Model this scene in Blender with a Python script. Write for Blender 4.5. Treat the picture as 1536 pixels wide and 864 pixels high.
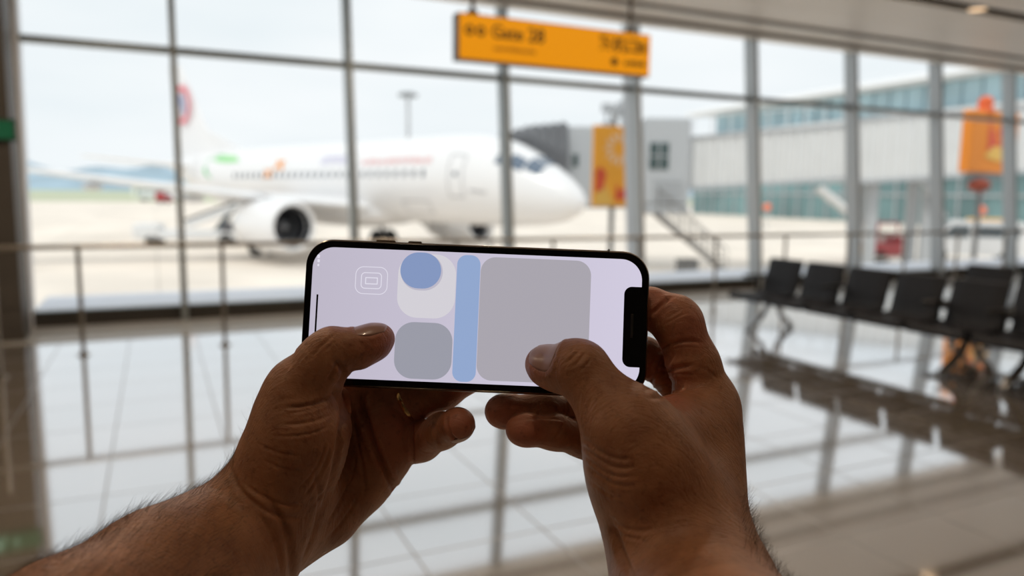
import bpy, math, random
import numpy as np
from mathutils import Vector, Matrix, Euler
for o in list(bpy.data.objects): bpy.data.objects.remove(o)
scene = bpy.context.scene
COL = scene.collection
random.seed(7)

# ------------------------------------------------------------------ camera
F_PX, PITCH, ROLL = 1128.7, 0.1253, 0.0127
EYE = 1.6
_cp, _sp = math.cos(PITCH), math.sin(PITCH)
FW = Vector((0, _cp, -_sp)); _up = Vector((0, _sp, _cp)); _r = Vector((1, 0, 0))
RT = math.cos(ROLL)*_r + math.sin(ROLL)*_up
UP = -math.sin(ROLL)*_r + math.cos(ROLL)*_up
CAMLOC = Vector((0, 0, EYE))
CAMM = Matrix(((RT.x, UP.x, -FW.x, 0), (RT.y, UP.y, -FW.y, 0), (RT.z, UP.z, -FW.z, EYE), (0, 0, 0, 1)))
cam_data = bpy.data.cameras.new('camera'); cam = bpy.data.objects.new('camera', cam_data); COL.objects.link(cam)
cam.matrix_world = CAMM
cam_data.sensor_width = 36.0; cam_data.lens = F_PX/1536*36.0
cam_data.clip_start = 0.02; cam_data.clip_end = 3000
cam_data.dof.use_dof = True; cam_data.dof.focus_distance = 0.345; cam_data.dof.aperture_fstop = 6.0
scene.camera = cam

# ------------------------------------------------------------------ world, sun, exposure
scene.view_settings.view_transform = 'Standard'; scene.view_settings.look = 'None'
scene.view_settings.gamma = 1.0; scene.view_settings.use_curve_mapping = False
scene.view_settings.exposure = 0.0
scene.cycles.use_denoising = True
scene.cycles.max_bounces = 8; scene.cycles.diffuse_bounces = 5; scene.cycles.glossy_bounces = 4
scene.cycles.transparent_max_bounces = 12; scene.cycles.sample_clamp_indirect = 6.0
scene.cycles.caustics_reflective = True; scene.cycles.caustics_refractive = False
world = bpy.data.worlds.new('overcast_sky'); scene.world = world; world.use_nodes = True
nt = world.node_tree; nt.nodes.clear()
wo = nt.nodes.new('ShaderNodeOutputWorld'); bg = nt.nodes.new('ShaderNodeBackground')
tc = nt.nodes.new('ShaderNodeTexCoord'); mp = nt.nodes.new('ShaderNodeMapping'); mp.inputs['Scale'].default_value = (1, 1, 4)
nz = nt.nodes.new('ShaderNodeTexNoise'); nz.inputs['Scale'].default_value = 2.2; nz.inputs['Detail'].default_value = 3
rp = nt.nodes.new('ShaderNodeValToRGB')
rp.color_ramp.elements[0].position = .3; rp.color_ramp.elements[0].color = (.82, .88, .92, 1)
rp.color_ramp.elements[1].position = .72; rp.color_ramp.elements[1].color = (.96, .98, 1.0, 1)
nt.links.new(tc.outputs['Generated'], mp.inputs[0]); nt.links.new(mp.outputs[0], nz.inputs['Vector'])
nt.links.new(nz.outputs[0], rp.inputs[0]); nt.links.new(rp.outputs[0], bg.inputs[0]); bg.inputs[1].default_value = 1.03
nt.links.new(bg.outputs[0], wo.inputs[0])
sun_d = bpy.data.lights.new('sun', 'SUN'); sun_d.energy = 1.5; sun_d.angle = math.radians(12); sun_d.color = (1, .95, .87)
sun = bpy.data.objects.new('sun', sun_d); COL.objects.link(sun)
sun.rotation_euler = Vector((0.25, 0.55, -1.0)).to_track_quat('-Z', 'Y').to_euler()

# ------------------------------------------------------------------ frames: U runs along the glass wall, N out through it
AZ = 1.1285
U = Vector((math.sin(AZ), math.cos(AZ), 0)); N = Vector((-math.cos(AZ), math.sin(AZ), 0))
PHI = math.atan2(U.y, U.x)
DW, LEAN, HT, HC = 9.964, 0.1009, 3.269, 4.276
MU = [-1.375, .278, 2.410, 4.694, 6.992, 9.434, 11.856, 14.224, 16.568, 18.94, 21.3]
def W(u, n, h): return U*u + N*n + Vector((0, 0, h))
def ray(x, y):
    x, y = float(x), float(y); return FW + (x-768)/F_PX*RT - (y-432)/F_PX*UP
def at_depth(x, y, z): return CAMLOC + ray(x, y)*z

# ------------------------------------------------------------------ materials
MATS = {}
def mat(name, col, rough=.5, metal=0, spec=.5, emit=None, es=1.0, noise=None, bump=None, coat=0, sss=0):
    if name in MATS: return MATS[name]
    m = bpy.data.materials.new(name); m.use_nodes = True; t = m.node_tree
    b = t.nodes['Principled BSDF']
    b.inputs['Base Color'].default_value = (*col, 1); b.inputs['Roughness'].default_value = rough
    b.inputs['Metallic'].default_value = metal; b.inputs['Specular IOR Level'].default_value = spec
    b.inputs['Coat Weight'].default_value = coat
    if sss:
        b.inputs['Subsurface Weight'].default_value = sss
    if emit is not None:
        b.inputs['Emission Color'].default_value = (*emit, 1); b.inputs['Emission Strength'].default_value = es
    c = t.nodes.new('ShaderNodeTexCoord')
    if noise:
        sc_, amt = noise
        n = t.nodes.new('ShaderNodeTexNoise'); n.inputs['Scale'].default_value = sc_; n.inputs['Detail'].default_value = 4
        t.links.new(c.outputs['Object'], n.inputs['Vector'])
        r = t.nodes.new('ShaderNodeValToRGB')
        r.color_ramp.elements[0].position = .3; r.color_ramp.elements[1].position = .7
        r.color_ramp.elements[0].color = (*[x*(1-amt) for x in col], 1)
        r.color_ramp.elements[1].color = (*[min(1, x*(1+amt)) for x in col], 1)
        t.links.new(n.outputs[0], r.inputs[0]); t.links.new(r.outputs[0], b.inputs['Base Color'])
    if bump:
        n2 = t.nodes.new('ShaderNodeTexNoise'); n2.inputs['Scale'].default_value = bump[0]; n2.inputs['Detail'].default_value = 5
        t.links.new(c.outputs['Object'], n2.inputs['Vector'])
        bp = t.nodes.new('ShaderNodeBump'); bp.inputs['Strength'].default_value = bump[1]; bp.inputs['Distance'].default_value = bump[2]
        t.links.new(n2.outputs[0], bp.inputs['Height']); t.links.new(bp.outputs[0], b.inputs['Normal'])
    MATS[name] = m
    return m
def s2l(r, g, b):
    f = lambda v: (v/255/12.92) if v/255 <= .04045 else ((v/255+.055)/1.055)**2.4
    return (f(r), f(g), f(b))
def glow(name, rgb, es=1.0):
    m = mat(name, (.02, .02, .02), .5, emit=s2l(*rgb), es=es, spec=0.1)
    return m

# ------------------------------------------------------------------ mesh helpers
class MB:
    def __init__(s): s.v = []; s.f = []; s.sm = []
    def add(s, vs, fs, smooth=False):
        k = len(s.v); s.v += [tuple(v) for v in vs]; s.f += [tuple(i+k for i in f) for f in fs]; s.sm += [smooth]*len(fs)
        return s
    def box(s, x0, x1, y0, y1, z0, z1, shx=0, shy=0):
        vs = [(x+(shx*(z-z0)), y+(shy*(z-z0)), z) for z in (z0, z1) for y in (y0, y1) for x in (x0, x1)]
        return s.add(vs, [(0, 2, 3, 1), (4, 5, 7, 6), (0, 1, 5, 4), (2, 6, 7, 3), (0, 4, 6, 2), (1, 3, 7, 5)])
    def bbox(s, x0, x1, y0, y1, z0, z1, b=.01):
        # box with chamfered edges
        xs, ys, zs = (x0, x1), (y0, y1), (z0, z1); vs = []; idx = {}
        for i in (0, 1):
            for j in (0, 1):
                for k in (0, 1):
                    sx, sy, sz = (b if i == 0 else -b), (b if j == 0 else -b), (b if k == 0 else -b)
                    for a in range(3):
                        p = [xs[i]+sx, ys[j]+sy, zs[k]+sz]; p[a] = (xs[i], ys[j], zs[k])[a]
                        idx[(i, j, k, a)] = len(vs); vs.append(p)
        fs = []
        I = lambda i, j, k, a: idx[(i, j, k, a)]
        for s_ in (0, 1):
            fs.append((I(s_, 0, 0, 0), I(s_, 1, 0, 0), I(s_, 1, 1, 0), I(s_, 0, 1, 0)))
            fs.append((I(0, s_, 0, 1), I(1, s_, 0, 1), I(1, s_, 1, 1), I(0, s_, 1, 1)))
            fs.append((I(0, 0, s_, 2), I(1, 0, s_, 2), I(1, 1, s_, 2), I(0, 1, s_, 2)))
        for a in (0, 1):
            for c in (0, 1):
                fs.append((I(a, c, 0, 0), I(a, c, 1, 0), I(a, c, 1, 1), I(a, c, 0, 1)))
                fs.append((I(a, 0, c, 0), I(a, 1, c, 0), I(a, 1, c, 2), I(a, 0, c, 2)))
                fs.append((I(0, a, c, 1), I(1, a, c, 1), I(1, a, c, 2), I(0, a, c, 2)))
        for i in (0, 1):
            for j in (0, 1):
                for k in (0, 1): fs.append((I(i, j, k, 0), I(i, j, k, 1), I(i, j, k, 2)))
        return s.add(vs, fs)
    def tube(s, p, q, r, r2=None, n=12, caps=True, smooth=True):
        p, q = Vector(p), Vector(q); r2 = r if r2 is None else r2
        d = (q-p).normalized(); a = d.orthogonal().normalized(); b = d.cross(a)
        vs = []
        for c, rr in ((p, r), (q, r2)):
            for i in range(n):
                t = 2*math.pi*i/n; vs.append(c + a*(rr*math.cos(t)) + b*(rr*math.sin(t)))
        s.add(vs, [(i, (i+1) % n, n+(i+1) % n, n+i) for i in range(n)], smooth)
        if caps: s.add(vs, [tuple(range(n))[::-1], tuple(range(n, 2*n))])
        return s
    def path(s, pts, r, n=10):
        for a, b in zip(pts, pts[1:]): s.tube(a, b, r, n=n)
        for a in pts[1:-1]: s.sphere(a, r, 8, 6)
        return s
    def sphere(s, c, r, nu=16, nv=10, sc=(1, 1, 1)):
        vs = []; fs = []
        for j in range(nv+1):
            th = math.pi*j/nv
            for i in range(nu):
                ph = 2*math.pi*i/nu
                vs.append((c[0]+r*sc[0]*math.sin(th)*math.cos(ph), c[1]+r*sc[1]*math.sin(th)*math.sin(ph), c[2]+r*sc[2]*math.cos(th)))
        for j in range(nv):
            for i in range(nu): fs.append((j*nu+i, (j+1)*nu+i, (j+1)*nu+(i+1) % nu, j*nu+(i+1) % nu))
        return s.add(vs, fs, True)
    def lathe(s, prof, T=None, n=32, smooth=True):
        # prof: (axial x, radius); axis +X
        vs = []; fs = []
        for x, r in prof:
            for i in range(n):
                t = 2*math.pi*i/n; v = Vector((x, r*math.cos(t), r*math.sin(t)))
                vs.append(T @ v if T else v)
        for j in range(len(prof)-1):
            for i in range(n): fs.append((j*n+i, j*n+(i+1) % n, (j+1)*n+(i+1) % n, (j+1)*n+i))
        return s.add(vs, fs, smooth)
    def loft(s, rings, smooth=True, caps=True):
        n = len(rings[0]); vs = [v for r in rings for v in r]; fs = []
        for j in range(len(rings)-1):
            for i in range(n): fs.append((j*n+i, j*n+(i+1) % n, (j+1)*n+(i+1) % n, (j+1)*n+i))
        s.add(vs, fs, smooth)
        if caps: s.add(rings[0], [tuple(range(n))[::-1]]); s.add(rings[-1], [tuple(range(n))])
        return s
    def poly(s, pts, ext):
        # pts: planar polygon; ext: vector thickness
        n = len(pts); e = Vector(ext); vs = [Vector(p) for p in pts]; vs += [v+e for v in vs]
        return s.add(vs, [tuple(range(n))[::-1], tuple(range(n, 2*n))] + [(i, (i+1) % n, n+(i+1) % n, n+i) for i in range(n)])
    def xform(s, M):
        s.v = [tuple(M @ Vector(v)) for v in s.v]; return s
    def build(s, name, m, parent=None, loc=None, rz=None):
        me = bpy.data.meshes.new(name); me.from_pydata([tuple(v) for v in s.v], [], s.f)
        me.polygons.foreach_set('use_smooth', s.sm); me.materials.append(m); me.update()
        import bmesh
        bm = bmesh.new(); bm.from_mesh(me); bmesh.ops.recalc_face_normals(bm, faces=bm.faces); bm.to_mesh(me); bm.free()
        o = bpy.data.objects.new(name, me); COL.objects.link(o)
        if parent: o.parent = parent
        if loc is not None: o.location = loc
        if rz is not None: o.rotation_euler = (0, 0, rz)
        return o
def tag(o, label=None, cat=None, group=None, kind=None):
    if label: o['label'] = label
    if cat: o['category'] = cat
    if group: o['group'] = group
    if kind: o['kind'] = kind
    return o
def empty(name, loc, rz=0):
    o = bpy.data.objects.new(name, None); COL.objects.link(o); o.location = loc; o.rotation_euler = (0, 0, rz); o.empty_display_size = .1
    return o
def copy_tree(o, parent=None):
    c = o.copy(); COL.objects.link(c); c.parent = parent
    for ch in list(o.children): copy_tree(ch, c)
    return c
def struct(mb, name, m, **k):
    o = mb.build(name, m, **k); o['kind'] = 'structure'; return o
def superell(w, h, r, n=8, z=0, cx=0, cy=0):
    pts = []
    for sx, sy, a0 in ((1, 1, 0), (-1, 1, 90), (-1, -1, 180), (1, -1, 270)):
        for i in range(n+1):
            a = math.radians(a0 + 90*i/n)
            pts.append((cx+sx*(w/2-r)+r*math.cos(a), cy+sy*(h/2-r)+r*math.sin(a), z))
    return pts

# ------------------------------------------------------------------ the hall
def floor_material():
    m = bpy.data.materials.new('polished_floor_tile'); m.use_nodes = True; t = m.node_tree; b = t.nodes['Principled BSDF']
    c = t.nodes.new('ShaderNodeTexCoord'); mp = t.nodes.new('ShaderNodeMapping')
    mp.inputs['Location'].default_value = (-2.9+.64*8, -2.4+.64*16, 0)
    t.links.new(c.outputs['Object'], mp.inputs[0])
    br = t.nodes.new('ShaderNodeTexBrick'); br.offset = 0; br.squash = 1
    br.inputs['Scale'].default_value = 1; br.inputs['Brick Width'].default_value = .64; br.inputs['Row Height'].default_value = .64
    br.inputs['Mortar Size'].default_value = .006; br.inputs['Mortar Smooth'].default_value = .2
    br.inputs['Color1'].default_value = (.30, .25, .20, 1); br.inputs['Color2'].default_value = (.32, .27, .215, 1)
    br.inputs['Mortar'].default_value = (.13, .105, .08, 1)
    t.links.new(mp.outputs[0], br.inputs[0])
    n = t.nodes.new('ShaderNodeTexNoise'); n.inputs['Scale'].default_value = 3; n.inputs['Detail'].default_value = 6
    t.links.new(c.outputs['Object'], n.inputs['Vector'])
    mx = t.nodes.new('ShaderNodeMix'); mx.data_type = 'RGBA'; mx.blend_type = 'MULTIPLY'; mx.inputs[0].default_value = .25
    t.links.new(br.outputs[0], mx.inputs[6]); t.links.new(n.outputs[0], mx.inputs[7])
    t.links.new(mx.outputs[2], b.inputs['Base Color'])
    b.inputs['Roughness'].default_value = .045; b.inputs['IOR'].default_value = 2.3
    r = t.nodes.new('ShaderNodeMapRange'); r.inputs[3].default_value = .06; r.inputs[4].default_value = .35
    t.links.new(br.outputs['Fac'], r.inputs[0]); t.links.new(r.outputs[0], b.inputs['Roughness'])
    b.inputs['IOR'].default_value = 1.45
    gl = t.nodes.new('ShaderNodeBsdfGlossy'); gl.inputs[0].default_value = (.97, .98, 1, 1); t.links.new(r.outputs[0], gl.inputs['Roughness'])
    lw = t.nodes.new('ShaderNodeLayerWeight'); pw = t.nodes.new('ShaderNodeMath'); pw.operation = 'POWER'; pw.inputs[1].default_value = 4.0
    ma = t.nodes.new('ShaderNodeMath'); ma.operation = 'MULTIPLY_ADD'; ma.inputs[1].default_value = .5; ma.inputs[2].default_value = .5
    mf = t.nodes.new('ShaderNodeMath'); mf.operation = 'MULTIPLY_ADD'; mf.inputs[1].default_value = -.55; mf.inputs[2].default_value = 1
    mg = t.nodes.new('ShaderNodeMath'); mg.operation = 'MULTIPLY'; t.links.new(br.outputs['Fac'], mf.inputs[0]); t.links.new(ma.outputs[0], mg.inputs[0]); t.links.new(mf.outputs[0], mg.inputs[1])
    t.links.new(lw.outputs['Facing'], pw.inputs[0]); t.links.new(pw.outputs[0], ma.inputs[0])
    ms = t.nodes.new('ShaderNodeMixShader'); t.links.new(mg.outputs[0], ms.inputs[0]); t.links.new(b.outputs[0], ms.inputs[1]); t.links.new(gl.outputs[0], ms.inputs[2])
    t.links.new(ms.outputs[0], t.nodes['Material Output'].inputs[0])
    return m
U0, U1, N0 = -7.0, 21.3, -7.0
WC = W(0, 0, 0)
def st(mb, name, m): return struct(mb, name, m, loc=WC, rz=PHI)
M_wall = mat('painted_wall', (.16, .145, .13), .7, noise=(2, .05))
M_ceil = mat('ceiling_panel', (.90, .85, .78), .4, noise=(.7, .04))
M_alu = mat('brushed_aluminium', (.42, .44, .45), .42, metal=.35, noise=(5, .05))
M_dark = mat('bronze_grey_metal', (.085, .075, .066), .45, metal=.3)
M_steel = mat('stainless_steel', (.42, .385, .34), .3, metal=.9)
fl = MB().box(U0, U1, N0, DW+.05, -.3, 0); st(fl, 'floor', floor_material())
# ceiling: panels running along the wall, with shallow joints, a light slot and an edge beam
c = MB()
nn = N0; slot0, slot1 = 7.09, 7.38
while nn < DW+.45-.01:
    e = min(nn+.9, DW+.45)
    for a, b_ in ((nn, e),):
        segs = [(a, b_)]
        if a < slot1 and b_ > slot0: segs = [(a, slot0), (slot1, b_)]
        for p, q in segs:
            if q-p > .02: c.box(U0, U1, p+.006, q-.006, HC, HC+.06)
    nn += .9
st(c, 'ceiling', M_ceil)
st(MB().box(U0-.3, U1+.3, N0-.3, DW+.6, HC+.07, HC+.6), 'ceiling_slab', mat('dark_plenum', (.03, .03, .03), .9))
st(MB().box(U0, U1, DW-.12+.1*.0, DW+.0, HC-.05, HC+.0).box(U0, U1, DW-.80, DW-.66, HC-.03, HC), 'trim_ceiling_edge', mat('ceiling_trim', (.33, .31, .28), .5))
st(MB().box(U0-.2, U0, N0, DW+.5, 0, HC+.1), 'wall_left', M_wall)
st(MB().box(U1, U1+.2, N0, DW+.5, 0, HC+.1), 'wall_right', M_wall)
st(MB().box(U0, U1, N0-.2, N0, 0, HC+.1), 'wall_back', M_wall)
st(MB().box(U0, -1.30, DW-.75, DW-.25, 0, HC).box(U0, -1.44, DW-.25, DW+.45, 0, HC+.1), 'wall_front', mat('dark_cladding', (.068, .059, .051), .55, noise=(2, .1)))
st(MB().box(U0, -1.28, DW-.78, DW-.75, 0, .10), 'baseboard_front', M_dark)
# sill, kerb and the dark floor strip
st(MB().box(-1.45, U1, DW-.0, DW+.25, 0, .165).box(-1.45, U1, DW-.02, DW+.0, .14, .175), 'trim_sill', mat('sill_metal', (.06, .056, .052), .7, spec=.15))
st(MB().box(-1.30, U1, DW-.34, DW-.0, 0, .010), 'trim_kerb', mat('kerb_stone', (.40, .375, .34), .45, noise=(6, .06)))
st(MB().box(U0, U1, DW-1.0, DW-.34, 0, .006), 'trim_floor_border', mat('border_stone', (.36, .345, .315), .28, noise=(6, .06)))
st(MB().box(-1.45, U1, DW+.26, DW+2.6, -.12, .04), 'ledge_outside', mat('pale_ledge', (.70, .74, .82), .5))
st(MB().box(U0, U1, DW+.2, DW+.5, -2.2, 0), 'wall_below', M_alu)
# glass and frames
glass = bpy.data.materials.new('window_glass'); glass.use_nodes = True; t = glass.node_tree; t.nodes.clear()
go = t.nodes.new('ShaderNodeOutputMaterial'); gm = t.nodes.new('ShaderNodeMixShader'); gt = t.nodes.new('ShaderNodeBsdfTransparent'); gg = t.nodes.new('ShaderNodeBsdfGlossy'); fr = t.nodes.new('ShaderNodeLayerWeight'); fp = t.nodes.new('ShaderNodeMath'); fp.operation = 'POWER'; fp.inputs[1].default_value = 5.0; fm = t.nodes.new('ShaderNodeMath'); fm.operation = 'MULTIPLY_ADD'; fm.inputs[1].default_value = .35; fm.inputs[2].default_value = .0
gt.inputs[0].default_value = (.97, .985, .98, 1); gg.inputs['Roughness'].default_value = .01; t.links.new(fr.outputs['Facing'], fp.inputs[0]); t.links.new(fp.outputs[0], fm.inputs[0])
t.links.new(fm.outputs[0], gm.inputs[0]); t.links.new(gt.outputs[0], gm.inputs[1]); t.links.new(gg.outputs[0], gm.inputs[2]); t.links.new(gm.outputs[0], go.inputs[0])
HTOP = HC+.15
for i in range(10):
    a, b_ = MU[i], MU[i+1]
    g = MB(); y0 = DW+LEAN*.165+.06; y1 = DW+LEAN*HTOP+.06
    g.add([(a, y0, .165), (b_, y0, .165), (b_, y1, HTOP), (a, y1, HTOP)], [(0, 1, 2, 3)])
    o = st(g, 'window_%d' % (i+1), glass)
    tr = MB(); yt = DW+LEAN*HT
    tr.box(a+.03, b_-.03, yt-.05, yt+.13, HT-.035, HT+.035, shy=LEAN)
    tr.build('transom', M_alu if i > 5 else mat('grey_frame', (.15, .175, .18), .4, metal=.3), o)
    tr = MB(); tr.box(a+.03, b_-.03, DW-.01, DW+.12, .165, .19, shy=LEAN); tr.build('bottom_rail', mat('grey_frame', (.15, .175, .18)), o)
for i, u in enumerate(MU):
    w = .035 if i else .075
    o = st(MB().box(u-w, u+w, DW-.13, DW+.14, 0, HTOP, shy=LEAN), 'trim_mullion_%d' % (i+1), mat('mullion_metal', (.42, .45, .47), .4, metal=.3))
    if i == 0: o.data.materials[0] = mat('end_mullion_lit', (.72, .74, .78), .4)  # end mullion catches more light; that is put in as a paler colour
    elif i < 4: o.data.materials[0] = mat('mullion_metal_dim', (.26, .29, .30), .4, metal=.3)  # less light on the left mullions, put in as a darker metal colour
# round-cornered steel column standing outside behind the fifth mullion
c = MB(); c.bbox(7.08, 7.28, DW+.22, DW+.5, -2.0, HTOP+.1, .03)
c.v = [(x, y+LEAN*z, z) for x, y, z in c.v]
st(c, 'column', mat('pale_column', (.55, .58, .62), .45))
# downlights: one in the slot, the lit rows unseen and added to brighten the hall
M_lamp = glow('downlight_glow', (255, 214, 170), 1.6)
LAMP_W = 16.0
def downlight(u, n, h, label, lit=True):
    root = empty('downlight', W(u, n, h), PHI)
    MB().lathe([(0, .125), (.012, .145), (.02, .125), (.06, .12)], Matrix.Rotation(math.radians(-90), 4, 'Y'), 24).build('trim_ring', M_alu, root)
    MB().tube((0, 0, .012), (0, 0, .03), .123, n=24).build('lens', M_lamp, root)
    if lit:
        ld = bpy.data.lights.new('downlight_lamp', 'AREA'); ld.shape = 'DISK'; ld.size = .16; ld.energy = LAMP_W; ld.color = (1, .78, .56)
        lo = bpy.data.objects.new('downlight_lamp', ld); COL.objects.link(lo); lo.parent = root; lo.location = (0, 0, .008)
        root.name = 'unseen_downlight'; root['kind'] = 'structure'
        for ch in root.children: ch['kind'] = 'structure'
    else: tag(root, label, 'ceiling light')
    return root
downlight(10.69, 7.24, HC-.01, 'round warm recessed downlight in the dark ceiling slot at upper right', False)
for n_ in (7.24, 3.6, -.2):
    for u_ in (-4.2, -.5, 3.2, 6.95) if n_ > 7 else (-4.2, -.5, 3.2, 6.95, 10.69, 14.4):
        LAMP_W = 9.0 if n_ < 0 else 33.0
        downlight(u_, n_, HC-.01, 'unseen recessed downlight added to light the hall')
# ------------------------------------------------------------------ guard rail
def postmb(h=1.0):
    m = MB().tube((0, 0, 0), (0, 0, h), .021).tube((0, 0, 0), (0, 0, .012), .055, n=20).tube((0, 0, .012), (0, 0, .03), .03, n=16)
    return m
rail = empty('guard_rail', W(-1.15, 8.2, 0), PHI)
hr = MB(); hr.path([(-3.2, 0, 1.045), (17.8, 0, 1.045)], .024, 14); hr.build('handrail', M_steel, rail)
posts = [(-2.09, 0)] + [(.47+1.28*k-0, 0) for k in range(0, 14)]
pm = postmb(1.03)
p0 = None
for (x, y) in posts:
    if p0 is None:
        p0 = pm.build('post', M_steel, rail); p0.location = (x, y, 0)
    else:
        p = p0.copy(); COL.objects.link(p); p.parent = rail; p.location = (x, y, 0)
bol = postmb(1.0).sphere((0, 0, 1.0), .022, 12, 8).build('barrier_post', M_steel); bol.location = W(-1.24, 7.46, 0); tag(bol, 'lone steel barrier post with round foot at the far left edge', 'post')
tag(rail, 'stainless steel guard rail with round posts along the window wall', 'railing')

# ------------------------------------------------------------------ hanging gate sign
sg = empty('hanging_sign', W(1.93, 5.0, 2.51), PHI)
M_sign = glow('sign_face', (228, 143, 6), 1.0)
M_black = mat('black_print', (.01, .008, .005), .6)
SW, SH = 1.60, .32
MB().bbox(0, SW, 0, .10, 0, SH, .006).build('housing', mat('sign_housing', (.13, .13, .14), .4, metal=.5), sg)
fc = MB().box(.012, SW-.006, -.006, 0, .012, SH-.008).build('face', M_sign, sg)
def text(s, x, z, size, par, m, name='lettering', y=-.008):
    cu = bpy.data.curves.new(name, 'FONT'); cu.body = s; cu.size = size; cu.extrude = .0008; cu.offset = size*.02; cu.materials.append(m)
    tmp = bpy.data.objects.new(name, cu); COL.objects.link(tmp); bpy.context.view_layer.update()
    me = bpy.data.meshes.new_from_object(tmp.evaluated_get(bpy.context.evaluated_depsgraph_get())); bpy.data.objects.remove(tmp)
    o = bpy.data.objects.new(name, me); COL.objects.link(o); o.parent = par; o.location = (x, y, z); o.rotation_euler = (math.pi/2, 0, 0)
    return o
text('Gate', .25, .17, .125, fc, M_black); text('28', .535, .17, .135, fc, M_black)
text('登机口', 1.13, .175, .12, fc, M_black); text('28', 1.45, .175, .11, fc, M_black)
for cx, s in ((.085, -1), (.17, 1)):
    ad = MB().tube((cx, -.006, .205), (cx, -.009, .205), .036, n=24).build('arrow_disc', M_black, fc)
    ar = MB().poly([(cx+s*.024, -.0095, .205), (cx-s*.002, -.0095, .228), (cx-s*.002, -.0095, .212), (cx-s*.024, -.0095, .212), (cx-s*.024, -.0095, .198), (cx-s*.002, -.0095, .198), (cx-s*.002, -.0095, .182)], (0, -.001, 0))
    ar.build('arrow', M_sign, fc)
sm = MB(); x = .27
while x < .60:
    w = random.uniform(.008, .02); sm.box(x, x+w, -.0075, -.006, .085, .085+random.uniform(.02, .034)); x += w+.008
sm.build('small_print', mat('brown_print', s2l(150, 85, 5), .6), fc)
MB().tube((1.27, -.006, .09), (1.27, -.009, .09), .03, n=20).build('pictogram', M_black, fc)
sm = MB(); x = 1.36
while x < 1.55:
    w = random.uniform(.012, .03); sm.box(x, x+w, -.0085, -.006, .07, .07+random.uniform(.03, .05)); x += w+.012
sm.build('small_print', M_black, fc)
for x in (.13, 1.44):
    MB().tube((x, .05, SH), (x, .05, HC-2.51), .016).tube((x, .05, SH), (x, .05, SH+.03), .04).build('hanger_rod', M_dark, sg)
tag(sg, 'amber backlit Gate 28 sign hanging from the ceiling on two rods', 'sign')

# exit sign on the dark cladding
ex = empty('exit_sign', W(-1.52, DW-.75, 2.06), PHI)
MB().bbox(-.28, .28, -.05, 0, 0, .22, .008).build('housing', mat('exit_housing', (.01, .04, .025), .6), ex)
xf = MB().box(-.26, .26, -.056, -.05, .02, .20).build('face', glow('exit_green', (6, 70, 42), 1.0), ex)
MB().tube((-.12, -.058, .165), (-.12, -.06, .165), .018, n=14).build('figure_head', glow('exit_white', (150, 190, 160), .8), xf)
rm = MB()
rm.poly([(-.15, -.058, .15), (-.1, -.058, .15), (-.09, -.058, .09), (-.13, -.058, .09)], (0, -.002, 0))
rm.poly([(-.13, -.058, .095), (-.11, -.058, .095), (-.17, -.058, .035), (-.19, -.058, .04)], (0, -.002, 0)).poly([(-.11, -.058, .095), (-.09, -.058, .095), (-.05, -.058, .06), (-.06, -.058, .035)], (0, -.002, 0))
MB().box(.0, .032, -.06, -.058, .1, .12).poly([(.03, -.058, .14), (.07, -.058, .11), (.03, -.058, .08)], (0, -.002, 0)).build('arrow', glow('exit_white', (150, 190, 160), .8), xf)
rm.build('running_figure', glow('exit_white', (150, 190, 160), .8), xf)
tag(ex, 'small green running man exit sign on the dark column at far left', 'sign')

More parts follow.
